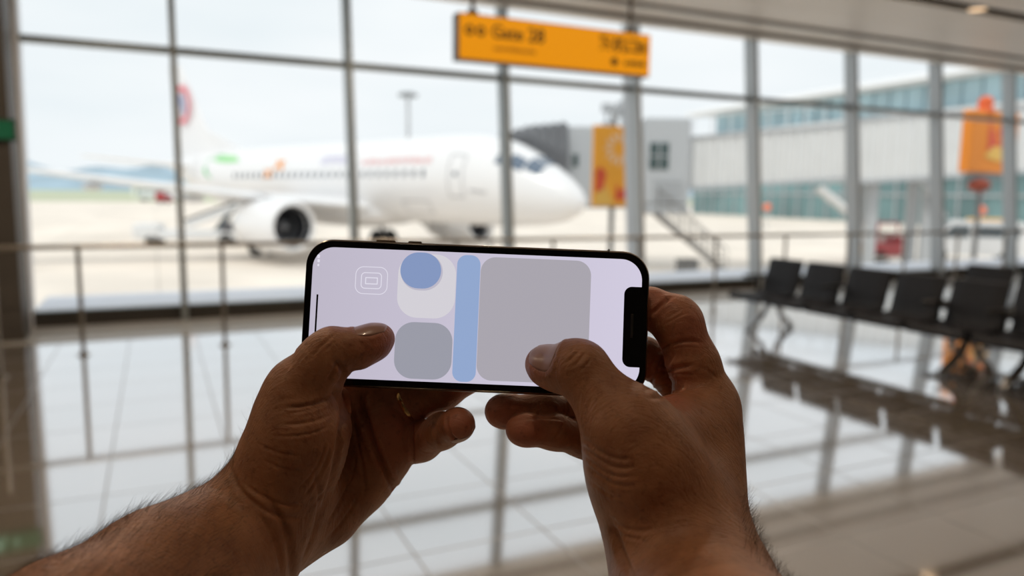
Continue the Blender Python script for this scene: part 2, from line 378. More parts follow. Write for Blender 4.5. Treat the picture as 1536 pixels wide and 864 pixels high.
# ------------------------------------------------------------------ beam seating
M_blk = mat('black_polyurethane', (.009, .010, .015), .5, spec=.3, noise=(30, .15), bump=(90, .15, .002))
M_blk2 = mat('black_metal', (.02, .02, .022), .35, metal=.5)
M_chr = mat('cast_aluminium', (.50, .50, .50), .28, metal=.9)
def bench(loc, nseats, label):
    # local: x toward the sitter's front (-U) , bench runs along +y
    root = empty('seat_bench', loc, PHI+math.pi)
    MB().bbox(-.04, .04, -.30, .6*(nseats-1)+.30, .30, .365, .008).build('beam', M_blk2, root)
    seat0 = None
    for i in range(nseats):
        if seat0 is None:
            sb = MB(); R = []
            prof = [(-.20, .43), (-.10, .405), (.05, .405), (.20, .425), (.27, .425), (.30, .395)]
            for k, (x, z) in enumerate(prof):
                R.append([(x, -.265, z-.02), (x, .265, z-.02), (x, .265, z+.03), (x, .13, z+.018), (x, -.13, z+.018), (x, -.265, z+.03)])
            sb.loft(R, smooth=False)
            seat0 = sb.build('seat', M_blk, root)
            seat0.location = (.16, 0, 0)
            bk = MB(); R = []
            prof = [(-.20, .40), (-.245, .52), (-.262, .60), (-.30, .74), (-.325, .84), (-.345, .85)]
            for k, (x, z) in enumerate(prof):
                w = .262 if k < 5 else .245
                R.append([(x, -w, z), (x+.012, -w*.6, z), (x+.012, w*.6, z), (x, w, z), (x-.032, w, z), (x-.032, -w, z)])
            bk.loft(R, smooth=False)
            back0 = bk.build('backrest', M_blk, root); back0.location = (.16, 0, 0)
            ln = MB().box(-.30, -.05, -.03, .03, .36, .40); lug = ln.build('seat_bracket', M_blk2, root); lug.location = (.22, 0, 0)
            ss = (seat0, back0, lug)
        else:
            for s in ss:
                c = s.copy(); COL.objects.link(c); c.parent = root; c.location = (s.location.x, i*.6, 0)
    for y in (-.02, .6*(nseats-1)+.05):
        lg = MB(); 
        lg.loft([[(x, y-.035, z-.01), (x, y+.035, z-.01), (x2, y+.035, z2+.01), (x2, y-.035, z2+.01)] for x, z, x2, z2 in ((-.05, .33, .02, .36), (-.15, .16, -.12, .20), (-.31, .02, -.31, .05), (-.33, .012, -.33, .03))], smooth=False)
        lg.build('leg', M_chr, root)
        lg = MB()
        lg.loft([[(x, y-.035, z-.01), (x, y+.035, z-.01), (x2, y+.035, z2+.01), (x2, y-.035, z2+.01)] for x, z, x2, z2 in ((.05, .33, -.02, .36), (.15, .16, .12, .20), (.35, .02, .35, .05), (.38, .012, .38, .03))], smooth=False)
        lg.build('leg', M_chr, root)
        for fx in (-.31, .36): MB().tube((fx, y, 0), (fx, y, .02), .03, n=12).build('foot', M_blk2, root)
    for i in (-.5, 1.5, 3.5) if nseats > 4 else (-.5,):
        y = i*.6
        MB().box(-.05, .0, y-.012, y+.012, .33, .62).bbox(-.15, .20, y-.03, y+.03, .61, .64, .008).build('armrest', M_blk2, root)
    tag(root, label, 'airport seats')
    return root
bench(W(6.72, 6.80, 0), 5, 'row of five black seats on one beam, nearest the window wall')
bench(W(6.72, 3.78, 0), 5, 'black seat row cut by the right frame edge, next in line with the five-seat row')
bench(W(8.35, 5.35, 0), 4, 'black seat row standing behind the five-seat row, by the windows at right')
# ------------------------------------------------------------------ apron and distance
GZ = -1.9
def apron_material():
    m = bpy.data.materials.new('apron_concrete'); m.use_nodes = True; t = m.node_tree; b = t.nodes['Principled BSDF']; b.inputs['Roughness'].default_value = .85
    c = t.nodes.new('ShaderNodeTexCoord'); br = t.nodes.new('ShaderNodeTexBrick'); br.offset = 0
    br.inputs['Scale'].default_value = 1; br.inputs['Brick Width'].default_value = 6; br.inputs['Row Height'].default_value = 6; br.inputs['Mortar Size'].default_value = .04
    br.inputs['Color1'].default_value = (.80, .72, .63, 1); br.inputs['Color2'].default_value = (.84, .76, .67, 1); br.inputs['Mortar'].default_value = (.6, .54, .47, 1)
    t.links.new(c.outputs['Object'], br.inputs[0])
    n = t.nodes.new('ShaderNodeTexNoise'); n.inputs['Scale'].default_value = .18; n.inputs['Detail'].default_value = 5; t.links.new(c.outputs['Object'], n.inputs['Vector'])
    r = t.nodes.new('ShaderNodeMapRange'); r.inputs[1].default_value = .35; r.inputs[2].default_value = .65; r.inputs[3].default_value = .86; r.inputs[4].default_value = 1.05; t.links.new(n.outputs[0], r.inputs[0])
    mx = t.nodes.new('ShaderNodeVectorMath'); mx.operation = 'MULTIPLY'; t.links.new(br.outputs[0], mx.inputs[0]); t.links.new(r.outputs[0], mx.inputs[1])
    t.links.new(mx.outputs[0], b.inputs['Base Color']); return m
st(MB().box(-260, 330, DW+.3, 225, GZ-.5, GZ), 'ground_apron', apron_material())
st(MB().box(-900, 1400, 225, 1400, GZ-.5, GZ+.02), 'ground_airfield', mat('mown_grass', (.46, .52, .32), .9, noise=(.01, .25)))
st(MB().box(-900, 1400, 262, 300, GZ-.3, GZ+.06).box(-900, 1400, 420, 560, GZ-.3, GZ+.06), 'ground_taxiway', mat('taxiway', (.50, .48, .42), .9))
mk = MB()
def strip(mb, p, q, w, z=GZ+.012):
    p, q = Vector(p), Vector(q); d = (q-p).normalized(); s = Vector((-d.y, d.x))*w/2
    mb.add([(p.x+s.x, p.y+s.y, z), (q.x+s.x, q.y+s.y, z), (q.x-s.x, q.y-s.y, z), (p.x-s.x, p.y-s.y, z)], [(0, 1, 2, 3)])
strip(mk, (-5, 20), (9, 14.5), .35); strip(mk, (-5, 20), (-14, 27), .35); strip(mk, (9, 14.5), (30, 14), .35)
st(mk, 'marking_red', mat('red_line_paint', (.62, .26, .2), .8))
mk = MB(); strip(mk, (1.5, 22), (9, 20.3), .5, GZ+.014); strip(mk, (9, 20.3), (20, 31), .3, GZ+.014)
st(mk, 'marking_yellow', mat('yellow_line_paint', (.75, .45, .08), .8))
# hills
h = MB(); pts = []
random.seed(3)
base = 900
def hill_h(t):
    return 22 + 16*math.sin(t*5.1+.6) + 9*math.sin(t*13+2) + 4*math.sin(t*31)
nseg = 90; rows = []
for d_, k in ((0, 0), (60, .6), (140, 1), (300, .2)):
    rows.append([(-700+ i*1500/nseg, base+d_, GZ-1 + k*max(4, hill_h(i/nseg*3))) for i in range(nseg+1)])
vs = [v for r_ in rows for v in r_]; fs = []
for j in range(3):
    for i in range(nseg): fs.append((j*(nseg+1)+i, j*(nseg+1)+i+1, (j+1)*(nseg+1)+i+1, (j+1)*(nseg+1)+i))
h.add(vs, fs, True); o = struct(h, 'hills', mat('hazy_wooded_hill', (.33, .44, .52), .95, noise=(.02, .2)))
# low pale airfield building under the tail
b = empty('airfield_building', at_depth(245, 283, 330).xy.to_3d()+Vector((0, 0, GZ)), 0)
MB().box(-14, 22, 0, 12, 0, 5.5).build('walls', mat('pale_wall', (.78, .78, .76), .7), b)
MB().box(-15, 23, -1, 13, 5.5, 6.4).build('roof', mat('pale_roof', (.68, .70, .72), .7), b)
MB().box(-12, 20, -.2, 0, 1.5, 3).build('window_band', mat('blue_glass_dark', (.15, .22, .28), .2), b)
tag(b, 'low pale building at the airfield edge beyond the wing', 'building')

# ------------------------------------------------------------------ airliner
M_white = mat('aircraft_white', (.80, .80, .81), .28, spec=.5, coat=.3)
M_belly = mat('aircraft_grey', (.55, .55, .56), .4)
M_tyre = mat('tyre_rubber', (.02, .02, .02), .8)
M_eng = mat('engine_dark', (.05, .052, .06), .4, metal=.5)
HD = math.radians(-42.8)   # heading of the nose in plan
NOSE = Vector((2.95, 31.0, GZ))
air = empty('airliner', NOSE, HD); ASC = 1.06; air.scale = (ASC, ASC, ASC)
# local: +x forward (nose tip at 0, tail at -37.6), +y left side (far), -y right side (near), z from the ground
SEC = [(0, .02, .02, 2.98), (.12, .28, .26, 2.99), (.4, .56, .52, 3.03), (.9, .87, .82, 3.12), (1.5, 1.13, 1.10, 3.24), (2.1, 1.33, 1.32, 3.37), (2.8, 1.53, 1.52, 3.52), (3.6, 1.73, 1.70, 3.66), (4.6, 1.88, 1.85, 3.79), (5.8, 1.96, 1.95, 3.86), (7, 1.985, 1.975, 3.87),
       (12, 1.985, 1.975, 3.87), (18, 1.985, 1.975, 3.87), (24, 1.985, 1.975, 3.87), (27, 1.88, 1.87, 3.96), (30, 1.56, 1.5, 4.2), (33, 1.1, 1.0, 4.55), (35.5, .65, .55, 4.88), (37.2, .3, .25, 5.1), (37.57, .1, .1, 5.15)]
SA = np.array(SEC)
def sec(s): return [np.interp(s, SA[:, 0], SA[:, k]) for k in (1, 2, 3)]
def surf(s, th, off=0):
    # th: 0 = top, 90 = right (near) side, 180 = bottom
    rz, ry, zc = sec(s); a = math.radians(th)
    return Vector((-s, -(ry+off)*math.sin(a), zc+(rz+off)*math.cos(a)))
fs_ = MB(); rings = []
ss = sorted(set(list(np.linspace(0, 7, 22)**1.0) + [0.05, .12, .25, .4, .6] + list(np.linspace(7, 24, 12)) + list(np.linspace(24, 37.57, 18))))
for s in ss: rings.append([surf(s, t) for t in np.linspace(0, 360, 41)[:-1]])
fs_.loft(rings); body = fs_.build('fuselage', M_white, air)
def patch(mb, s0, s1, t0, t1, off=.015, ns=None, nt_=4):
    ns = ns or max(2, int(abs(s1-s0)/.4)+1); vs = []; fs = []
    for i in range(ns+1):
        for j in range(nt_+1): vs.append(surf(s0+(s1-s0)*i/ns, t0+(t1-t0)*j/nt_, off))
    for i in range(ns):
        for j in range(nt_): k = i*(nt_+1)+j; fs.append((k, k+1, k+nt_+2, k+nt_+1))
    mb.add(vs, fs, True)
M_win = mat('cabin_window_glass', (.10, .12, .15), .2)
M_cock = mat('cockpit_glass', (.10, .14, .20), .08, coat=1)
# belly fairing
bf = MB(); R = []
for s, w in ((10, .2), (11.5, .75), (13.5, 1), (17, 1), (20, .8), (22, .2)):
    R.append([Vector((-s, 2.15*w*math.cos(a), 2.35+.85*w*math.sin(a)-(0 if True else 0))) for a in np.linspace(0, 2*math.pi, 21)[:-1]])
bf.loft(R); bf.build('belly_fairing', M_white, air)
cw = None
for i in range(34):
    s = 7.3+i*.62
    if 14.0 < s < 15.0: pass
    if cw is None:
        m_ = MB(); patch(m_, -.11, .11, 0, 0) if False else None
        # one window, modelled flat on the constant-section side
        vs = []; n_ = 12
        for k in range(n_):
            a = 2*math.pi*k/n_; th = 83 + math.degrees(.19*math.sin(a)/1.98)
            p = surf(12, th, .012); vs.append((-.12*math.cos(a), p.y, p.z))
        m_ = MB().add(vs, [tuple(range(n_))]); cw = m_.build('cabin_window', M_win, air); cw.location = (-s, 0, 0)
    elif s < 24.6:
        c = cw.copy(); COL.objects.link(c); c.parent = air; c.location = (-s, 0, 0)
# cockpit windows (three near-side panes and one facing ahead)
for (s0, s1, t0, t1) in ((1.62, 2.25, 18, 52), (2.3, 2.95, 32, 58), (3.0, 3.5, 38, 60), (1.62, 2.25, -18, 14)):
    m_ = MB(); patch(m_, s0, s1, t0, t1, .015, 4, 6); m_.build('cockpit_window', M_cock, air)
# doors
M_seam = mat('door_outline', (.42, .42, .44), .5)
for (s0, s1, t0, t1) in ((4.9, 5.75, 57, 112), (30.2, 31.0, 50, 105)):
    m_ = MB()
    patch(m_, s0, s1, t0, t0+1.5); patch(m_, s0, s1, t1-1.5, t1); patch(m_, s0, s0+.05, t0, t1, nt_=10); patch(m_, s1-.05, s1, t0, t1, nt_=10)
    dr = m_.build('door_outline', M_seam, air)
    m_ = MB(); patch(m_, (s0+s1)/2-.1, (s0+s1)/2+.1, 80, 86); m_.build('door_window', M_win, dr)
for (s0, s1) in ((7.2, 9.0),):
    m_ = MB(); t0, t1 = 118, 138
    patch(m_, s0, s1, t0, t0+1.2); patch(m_, s0, s1, t1-1.2, t1); patch(m_, s0, s0+.05, t0, t1); patch(m_, s1-.05, s1, t0, t1)
    m_.build('cargo_door_outline', M_seam, air)
# livery: blurred lettering and motifs, all on the near side
def sol(px, py):
    best = None
    M = Matrix.Translation(NOSE) @ Matrix.Rotation(HD, 4, 'Z') @ Matrix.Scale(ASC, 4)
    for s in np.linspace(1, 34, 160):
        for th in np.linspace(30, 120, 46):
            p = M @ surf(s, th); d = p-CAMLOC; z = d.dot(FW)
            e = (768+F_PX*d.dot(RT)/z-px)**2+(432-F_PX*d.dot(UP)/z-py)**2
            if best is None or e < best[0]: best = (e, s, th)
    return best[1], best[2]
random.seed(11)
def lettering(x0, x1, y, hpx, n, m, name):
    sa, ta = sol(x0, y-hpx/2); sb_, tb = sol(x1, y-hpx/2); _, tb2 = sol((x0+x1)/2, y+hpx/2)
    mb = MB(); L = (sb_-sa)/n
    for i in range(n):
        s0 = sa+L*i; w = L*.72; k = random.choice((0, 1, 2))
        patch(mb, s0, s0+w*.28, ta, tb2, .02, 1, 3)
        if k != 1: patch(mb, s0, s0+w, ta, ta+(tb2-ta)*.22, .02, 1, 1)
        if k != 0: patch(mb, s0, s0+w, tb2-(tb2-ta)*.22, tb2, .02, 1, 1)
        patch(mb, s0+w*.72, s0+w, ta, tb2, .02, 1, 3) if k != 1 else patch(mb, s0, s0+w, (ta+tb2)/2-1, (ta+tb2)/2+1, .02, 1, 1)
    return mb.build(name, m, air)
lettering(548, 650, 243, 8, 11, mat('livery_red', (.80, .45, .45), .4), 'lettering')
lettering(488, 524, 240, 10, 4, mat('livery_violet', (.62, .60, .78), .4), 'lettering')
lettering(704, 730, 287, 6, 5, M_seam, 'lettering')
def blob(cx, cy, pts, m, name):
    s0, t0 = sol(cx, cy); vs = [surf(s0+dx, t0+dt, .02) for dx, dt in pts]
    return MB().add([surf(s0, t0, .03)]+vs, [(0, i+1, (i+1) % len(vs)+1) for i in range(len(vs))]).build(name, m, air)
M_or = mat('livery_orange', (.85, .35, .08), .4); M_gr = mat('livery_green', (.16, .55, .22), .4)
bfl = [(.05, 3), (.5, 16), (.75, 8), (.3, 0), (.6, -10), (.35, -13), (.05, -4), (-.35, -12), (-.6, -8), (-.3, 0), (-.7, 9), (-.45, 15)]
blob(421, 247, [(a*.75, b*.75) for a, b in bfl], M_or, 'butterfly'); blob(401, 259, [(a*.6, b*.6) for a, b in bfl], M_or, 'butterfly')
# green swirl and leaf
sw = MB(); pts = [(352, 236), (330, 233), (315, 240), (308, 252), (310, 262), (318, 268)]
sp = [sol(*p) for p in pts]
for (a, b_), w0, w1 in zip(zip(sp, sp[1:]), (.5, 2.5, 4, 4, 2.5), (2.5, 4, 4, 2.5, .5)):
    sw.add([surf(a[0], a[1]-w0, .02), surf(b_[0], b_[1]-w1, .02), surf(b_[0]+.1*w1, b_[1]+w1, .02), surf(a[0]+.1*w0, a[1]+w0, .02)], [(0, 1, 2, 3)])
sw.build('swirl', M_gr, air)
blob(337, 238, [(-2.2, 6), (-1.2, -7), (.4, -9), (1.6, -3), (1.2, 5), (-.6, 8)], mat('livery_leaf', (.30, .68, .28), .4), 'leaf')
# wings
def airfoil(c, t, n=12):
    xs = [0, .02, .06, .14, .28, .45, .65, .85, 1.0]
    up = [0, .22, .42, .66, .92, .95, .70, .33, .02]
    lo = [0, -.16, -.26, -.36, -.42, -.40, -.25, -.08, -.01]
    p = [(-x*c, z*t*c*.62) for x, z in zip(xs, up)] + [(-x*c, z*t*c*.62) for x, z in list(zip(xs, lo))[::-1][:-1]]
    return p
def wing(sections, side, name, par=air, m=M_white, vertical=False):
    R = []
    for (y, xle, z, c, t) in sections:
        R.append([Vector((-xle+x, side*y, z+dz)) if not vertical else Vector((-xle+x, dz, z)) for x, dz in airfoil(c, t)])
    return MB().loft(R).build(name, m, par)
WS = [(0, 10.6, 2.45, 7.6, .13), (1.9, 11.6, 2.55, 6.6, .13), (6.4, 14.0, 3.0, 4.1, .12), (12, 17.0, 3.75, 2.7, .11), (16.6, 19.5, 4.45, 1.6, .10), (17.0, 19.9, 4.5, 1.0, .08)]
for side in (-1, 1):
    w = wing(WS, side, 'wing')
    for y in (3.4, 7.4, 11.2):
        xle = np.interp(y, [s[0] for s in WS], [s[1] for s in WS]); ch = np.interp(y, [s[0] for s in WS], [s[3] for s in WS]); zz = np.interp(y, [s[0] for s in WS], [s[2] for s in WS])
        T = Matrix.Translation((-xle-ch*.45, side*y, zz-.28))
        MB().lathe([(0, .01), (-.4, .14), (-1.2, .2), (-2.2, .16), (-ch*.62-.4, .02)], T, 14).build('flap_fairing', M_belly, w)
    wing([(0, 31.2, 4.7, 4.2, .1), (.9, 31.7, 4.8, 3.6, .1), (6.2, 35.2, 5.35, 1.5, .09)], side, 'tailplane')
    # engine
    ex_, ez = -11.4, 1.72
    T = Matrix.Translation((ex_, side*5.75, ez))
    nac = MB().lathe([(-.5, .86), (-.15, .89), (-.03, .95), (0, 1.03), (-.08, 1.10), (-.5, 1.19), (-1.3, 1.25), (-2.4, 1.2), (-3.3, 1.02), (-3.9, .86), (-3.9, .78), (-3.0, .8)], T, 40).build('engine_nacelle', M_white, air)
    MB().lathe([(-.1, .885), (-.5, .862), (-.9, .86), (-1.0, .85), (-1.0, .25)], T, 40).build('inlet', M_eng, nac)
    MB().lathe([(-.55, .005), (-.62, .08), (-.8, .19), (-1.0, .28)], T, 24).build('spinner', mat('spinner_grey', (.25, .25, .26), .4), nac)
    fb = MB()
    for k in range(22):
        a = 2*math.pi*k/22; e1 = Vector((0, math.cos(a), math.sin(a))); e2 = Vector((0, -math.sin(a), math.cos(a)))
        fb.add([T @ (e1*.26+e2*.02+Vector((-.98, 0, 0))), T @ (e1*.26+e2*.10+Vector((-.86, 0, 0))), T @ (e1*.84+e2*.18+Vector((-.84, 0, 0))), T @ (e1*.84-e2*.02+Vector((-.97, 0, 0)))], [(0, 1, 2, 3)])
    fb.build('fan_blades', mat('fan_blade', (.16, .165, .18), .35, metal=.6), nac)
    MB().lathe([(-3.0, .62), (-4.4, .5), (-4.9, .34), (-5.3, .02)], T, 24).build('exhaust', mat('exhaust_metal', (.25, .23, .2), .4, metal=.7), nac)
    MB().poly([(ex_-1.2, side*5.75-.12, ez+1.15), (ex_-3.2, side*5.75-.12, ez+1.55), (ex_-5.8, side*5.75-.12, ez+1.15), (ex_-3.6, side*5.75-.12, ez+.7)], (0, .24, 0)).build('pylon', M_belly, nac)
    # main gear
    g = MB().tube((-17.6, side*3.8, .55), (-17.5, side*3.5, 2.7), .13).tube((-17.6, side*3.8, 1.2), (-17.0, side*2.4, 2.4), .07).tube((-17.6, side*3.8-.5, .55), (-17.6, side*3.8+.5, .55), .08)
    g = g.build('main_gear', M_belly, air)
    for dy in (-.45, .45):
        MB().lathe([(-.2, .25), (-.2, .5), (-.12, .56), (.12, .56), (.2, .5), (.2, .25)], Matrix.Translation((-17.6, side*3.8+dy, .56)) @ Matrix.Rotation(math.pi/2, 4, 'Z'), 24).build('wheel', M_tyre, g)
g = MB().tube((-5.1, 0, .38), (-5.2, 0, 2.2), .09).tube((-5.1, -.28, .38), (-5.1, .28, .38), .05).build('nose_gear', M_belly, air)
for dy in (-.25, .25):
    MB().lathe([(-.11, .18), (-.11, .34), (-.06, .385), (.06, .385), (.11, .34), (.11, .18)], Matrix.Translation((-5.1, dy, .385)) @ Matrix.Rotation(math.pi/2, 4, 'Z'), 20).build('wheel', M_tyre, g)
# fin
fin = wing([(0, 29.2, 5.3, 6.6, .10), (0, 30.4, 6.0, 5.6, .10), (0, 35.0, 11.76, 1.9, .09)], 1, 'fin', vertical=True)
MB().poly([(-26.5, .0, 5.75), (-31.4, -.08, 7.2), (-31.4, -.08, 5.5)], (0, .16, 0)).build('fin_fillet', M_white, air)
def disc(mb, cx, cz, r0, r1, y, n=28):
    vs = []
    for i in range(n):
        a = 2*math.pi*i/n; vs += [(cx+r0*math.cos(a), y, cz+r0*math.sin(a)), (cx+r1*math.cos(a), y, cz+r1*math.sin(a))]
    mb.add(vs, [(2*i, 2*i+1, (2*i+3) % (2*n), (2*i+2) % (2*n)) for i in range(n)])
m_ = MB(); disc(m_, -34.5, 9.0, .95, 1.3, -.30); m_.build('tail_emblem_ring', mat('emblem_red', (.75, .16, .20), .4), fin)
m_ = MB(); m_.poly([(-35.2, -.30, 8.4), (-34.9, -.30, 8.4), (-34.55, -.30, 9.3), (-34.2, -.30, 8.4), (-33.9, -.30, 8.4), (-34.4, -.30, 9.7), (-34.7, -.30, 9.7)], (0, -.02, 0)); m_.build('tail_emblem_mark', mat('emblem_blue', (.25, .3, .5), .4), fin)
tag(air, 'white airliner parked on the apron with its nose to the right', 'airplane')

# ------------------------------------------------------------------ jet bridge
M_br = mat('bridge_panel', (.66, .67, .67), .5, noise=(1, .03)); M_br2 = mat('bridge_grey', (.42, .44, .46), .5)
M_bel = mat('canopy_fabric', (.14, .145, .155), .7)
def P(px, py, z): return at_depth(px, py, z)
Y0 = 36.2
root = empty('jet_bridge', Vector((9.0, Y0, GZ)))
def Lc(px, py, y=Y0):     # a point of the picture on the plane y = const, in the bridge's own frame
    d = ray(px, py); p = CAMLOC+d*(y/d.y); return p-root.location
a0, a1 = Lc(1016, 207), Lc(1016, 287); b0, b1 = Lc(1560, 163), Lc(1560, 254)
def tunnel(x0, x1, z00, z01, z10, z11, yw, name, ribs):
    mb = MB(); R = []
    for x, zt, zb in ((x0, z00, z01), (x1, z10, z11)): R.append([Vector((x, -yw, zb)), Vector((x, yw, zb)), Vector((x, yw, zt)), Vector((x, -yw, zt))])
    mb.loft(R, smooth=False); o = mb.build(name, M_br, root)
    rb = MB(); n = int((x1-x0)/ribs)
    for i in range(n+1):
        x = x0+(x1-x0)*i/n; t = i/n; zt = z00+(z10-z00)*t; zb = z01+(z11-z01)*t
        w = ribs*.22
        rb.add([(x-w, -yw, zb+.1), (x+w, -yw, zb+.1), (x+w*.5, -yw-.09, zb+.1), (x-w*.5, -yw-.09, zb+.1), (x-w, -yw, zt-.1), (x+w, -yw, zt-.1), (x+w*.5, -yw-.09, zt-.1), (x-w*.5, -yw-.09, zt-.1)],
               [(0, 1, 2, 3), (4, 5, 6, 7), (0, 3, 7, 4), (3, 2, 6, 7), (2, 1, 5, 6)])
    rb.build('wall_ribs', M_br, o)
    eg = MB()
    for dz, zz0, zz1 in ((.12, z00, z10), (-.16, z01, z11)):
        eg.add([(x0, -yw-.12, zz0-dz/2), (x1, -yw-.12, zz1-dz/2), (x1, -yw-.12, zz1+dz/2), (x0, -yw-.12, zz0+dz/2), (x0, -yw+.2, zz0-dz/2), (x1, -yw+.2, zz1-dz/2), (x1, -yw+.2, zz1+dz/2), (x0, -yw+.2, zz0+dz/2)], [(0, 1, 2, 3), (3, 2, 6, 7), (0, 1, 5, 4)])
    eg.build('edge_beams', M_br2, o)
    return o
xm = a0.x+(b0.x-a0.x)*.46; tm = .46
zt = lambda t: a0.z+(b0.z-a0.z)*t
zb = lambda t: a1.z+(b1.z-a1.z)*t
tunnel(a0.x, xm, zt(0)-.1, zb(0)+.1, zt(tm)-.1, zb(tm)+.1, 1.35, 'tunnel_inner', .52)
tunnel(xm, b0.x, zt(tm)+.08, zb(tm)-.08, zt(1)+.08, zb(1)-.08, 1.55, 'tunnel_outer', .52)
# cab
c0, c1 = Lc(966, 182), Lc(1018, 316); d0, d1 = Lc(848, 192), Lc(905, 312)
cab = MB().bbox(c0.x-.3, c1.x, -2.0, 2.0, c1.z+.3, c0.z, .1).bbox(d0.x, c0.x, -1.2, 1.8, d1.z, d0.z, .08).build('cab', M_br2, root)
w0, w1 = Lc(975, 214, Y0-2), Lc(1002, 254, Y0-2)
MB().box(w0.x, w1.x, -2.05, -1.98, w1.z, w0.z).build('cab_window', mat('bridge_window', (.06, .09, .09), .15), cab)
MB().box((w0.x+w1.x)/2-.03, (w0.x+w1.x)/2+.03, -2.08, -2.05, w1.z, w0.z).box(w0.x, w1.x, -2.08, -2.05, (w0.z+w1.z)/2-.03, (w0.z+w1.z)/2+.03).build('window_bars', M_br2, cab)
w0, w1 = Lc(859, 231, Y0-1.2), Lc(867, 250, Y0-1.2)
MB().box(w0.x, w1.x, -1.25, -1.18, w1.z, w0.z).build('cab_window', mat('bridge_window', (.06, .09, .09)), cab)
MB().box(c0.x-.2, c1.x, -2.04, -1.96, c1.z-.1, c1.z+.3).build('cab_skirt', M_br2, cab)
sl = MB()
for k in range(5): sl.box(c0.x+.2, c1.x-.3, -2.06, -2.0, c1.z+.45+.22*k, c1.z+.55+.22*k)
sl.build('louvres', M_br2, cab)
# folding canopy: arched bellows reaching over the fuselage
cn = MB(); prev = None; R = []
tops = [(742, 207), (768, 196), (795, 189), (820, 187), (846, 184)]
for i in range(17):
    t = i/16; px = 742+(850-742)*t; py = np.interp(px, [p[0] for p in tops], [p[1] for p in tops])
    top = Lc(px, py, Y0-.3); bt = Lc(px, np.interp(px, [742, 790, 820, 850], [212, 222, 250, 286]), Y0-.3)
    k = .06 if i % 2 else -.06
    R.append([Vector((top.x, -1.6-k, bt.z-k)), Vector((top.x, -1.7-k, (top.z+bt.z)/2)), Vector((top.x, -1.25-k, top.z-.15+k)), Vector((top.x, -.6, top.z+k)), Vector((top.x, .6, top.z+k)), Vector((top.x, 1.6, top.z-.25+k)), Vector((top.x, 1.9+k, bt.z)), Vector((top.x, 1.75, bt.z)), Vector((top.x, 1.3, top.z-.5)), Vector((top.x, -1.0, top.z-.45)), Vector((top.x, -1.45, bt.z))])
cn.loft(R, smooth=False); cn.build('folding_canopy', M_bel, root)
# columns, drive and wheels, diagonal brace
for px, pb in ((1383, 340), (1300, 330)):
    q = Lc(px, 268); MB().box(q.x-.22, q.x+.22, -.9, -.5, 0, q.z+.2).box(q.x-.22, q.x+.22, .5, .9, 0, q.z+.2).box(q.x-.3, q.x+.3, -1.1, 1.1, 0, .35).build('support_column', M_br2, root)
q0, q1 = Lc(1212, 282), Lc(1268, 326)
MB().tube((q0.x, -1.2, q0.z), (q1.x, -1.2, q1.z), .22, n=8).build('brace', M_br, root)
q0, q1 = Lc(1378, 268), Lc(1396, 325)
MB().tube((q0.x-.5, -1.2, q0.z), (q1.x, -1.2, q1.z), .16, n=8).build('brace', M_br2, root)
# stairs
s0, s1 = Lc(984, 318, Y0-1.6), Lc(1085, 402, Y0-1.6)
stc = empty('service_stairs', (0, 0, 0)); stc.parent = root
M_st = mat('galvanised_steel', (.30, .29, .28), .5, metal=.4)
s1.z = 0.05; L = s1-s0; n = 15
tr = MB()
for i in range(n):
    t = (i+.5)/n; p = s0+L*t; tr.box(p.x-.14, p.x+.14, -2.1, -1.2, p.z-.02, p.z+.03)
tr.build('treads', M_st, stc)
for y in (-2.12, -1.18):
    stg = MB().add([(s0.x, y, s0.z-.22), (s0.x, y, s0.z+.08), (s1.x, y, .25), (s1.x, y, 0), (s0.x, y+.05, s0.z-.22), (s0.x, y+.05, s0.z+.08), (s1.x, y+.05, .25), (s1.x, y+.05, 0)], [(0, 1, 2, 3), (4, 5, 6, 7), (0, 1, 5, 4), (1, 2, 6, 5), (2, 3, 7, 6), (0, 3, 7, 4)])
    stg.build('stringer', M_st, stc)
    hr = MB().tube((s0.x, y, s0.z+1.05), (s1.x, y, 1.1), .03, n=8).tube((s0.x, y, s0.z+.55), (s1.x, y, .6), .02, n=8)
    for i in range(7): p = s0+L*(i/6); hr.tube((p.x, y, p.z), (p.x, y, p.z+1.05), .022, n=6)
    hr.build('handrail', M_st, stc)
MB().box(s0.x-1.3, s0.x+.1, -2.2, -1.1, s0.z-.08, s0.z).build('landing', M_st, stc)
# beacon and antenna on the cab roof
q = Lc(910, 178); MB().box(q.x-.2, q.x+.2, -.3, .1, d0.z, d0.z+.3).tube((q.x, 0, d0.z), (q.x, 0, q.z+.5), .06).box(q.x-.25, q.x+.25, -.15, .15, q.z+.3, q.z+.7).build('roof_light', M_br2, root)
q = Lc(935, 150); MB().tube((q.x, 0, d0.z), (q.x, 0, q.z), .09).box(q.x-.3, q.x+.3, -.2, .2, q.z-.5, q.z-.1).build('roof_mast', M_br2, root)
rr = MB()
for px in range(1040, 1290, 28):
    q = Lc(px, 190); t = (q.x-a0.x)/(b0.x-a0.x); rr.tube((q.x, 0, zt(t)-.1), (q.x, 0, zt(t)+.9), .03, n=6)
qa, qb = Lc(1040, 180), Lc(1292, 180)
rr.tube((qa.x, 0, zt((qa.x-a0.x)/(b0.x-a0.x))+.9), (qb.x, 0, zt((qb.x-a0.x)/(b0.x-a0.x))+.9), .03, n=6)
rr.build('roof_railing', M_br, root)
tag(root, 'light grey jet bridge with dark folding canopy over the airliner nose', 'jet bridge')

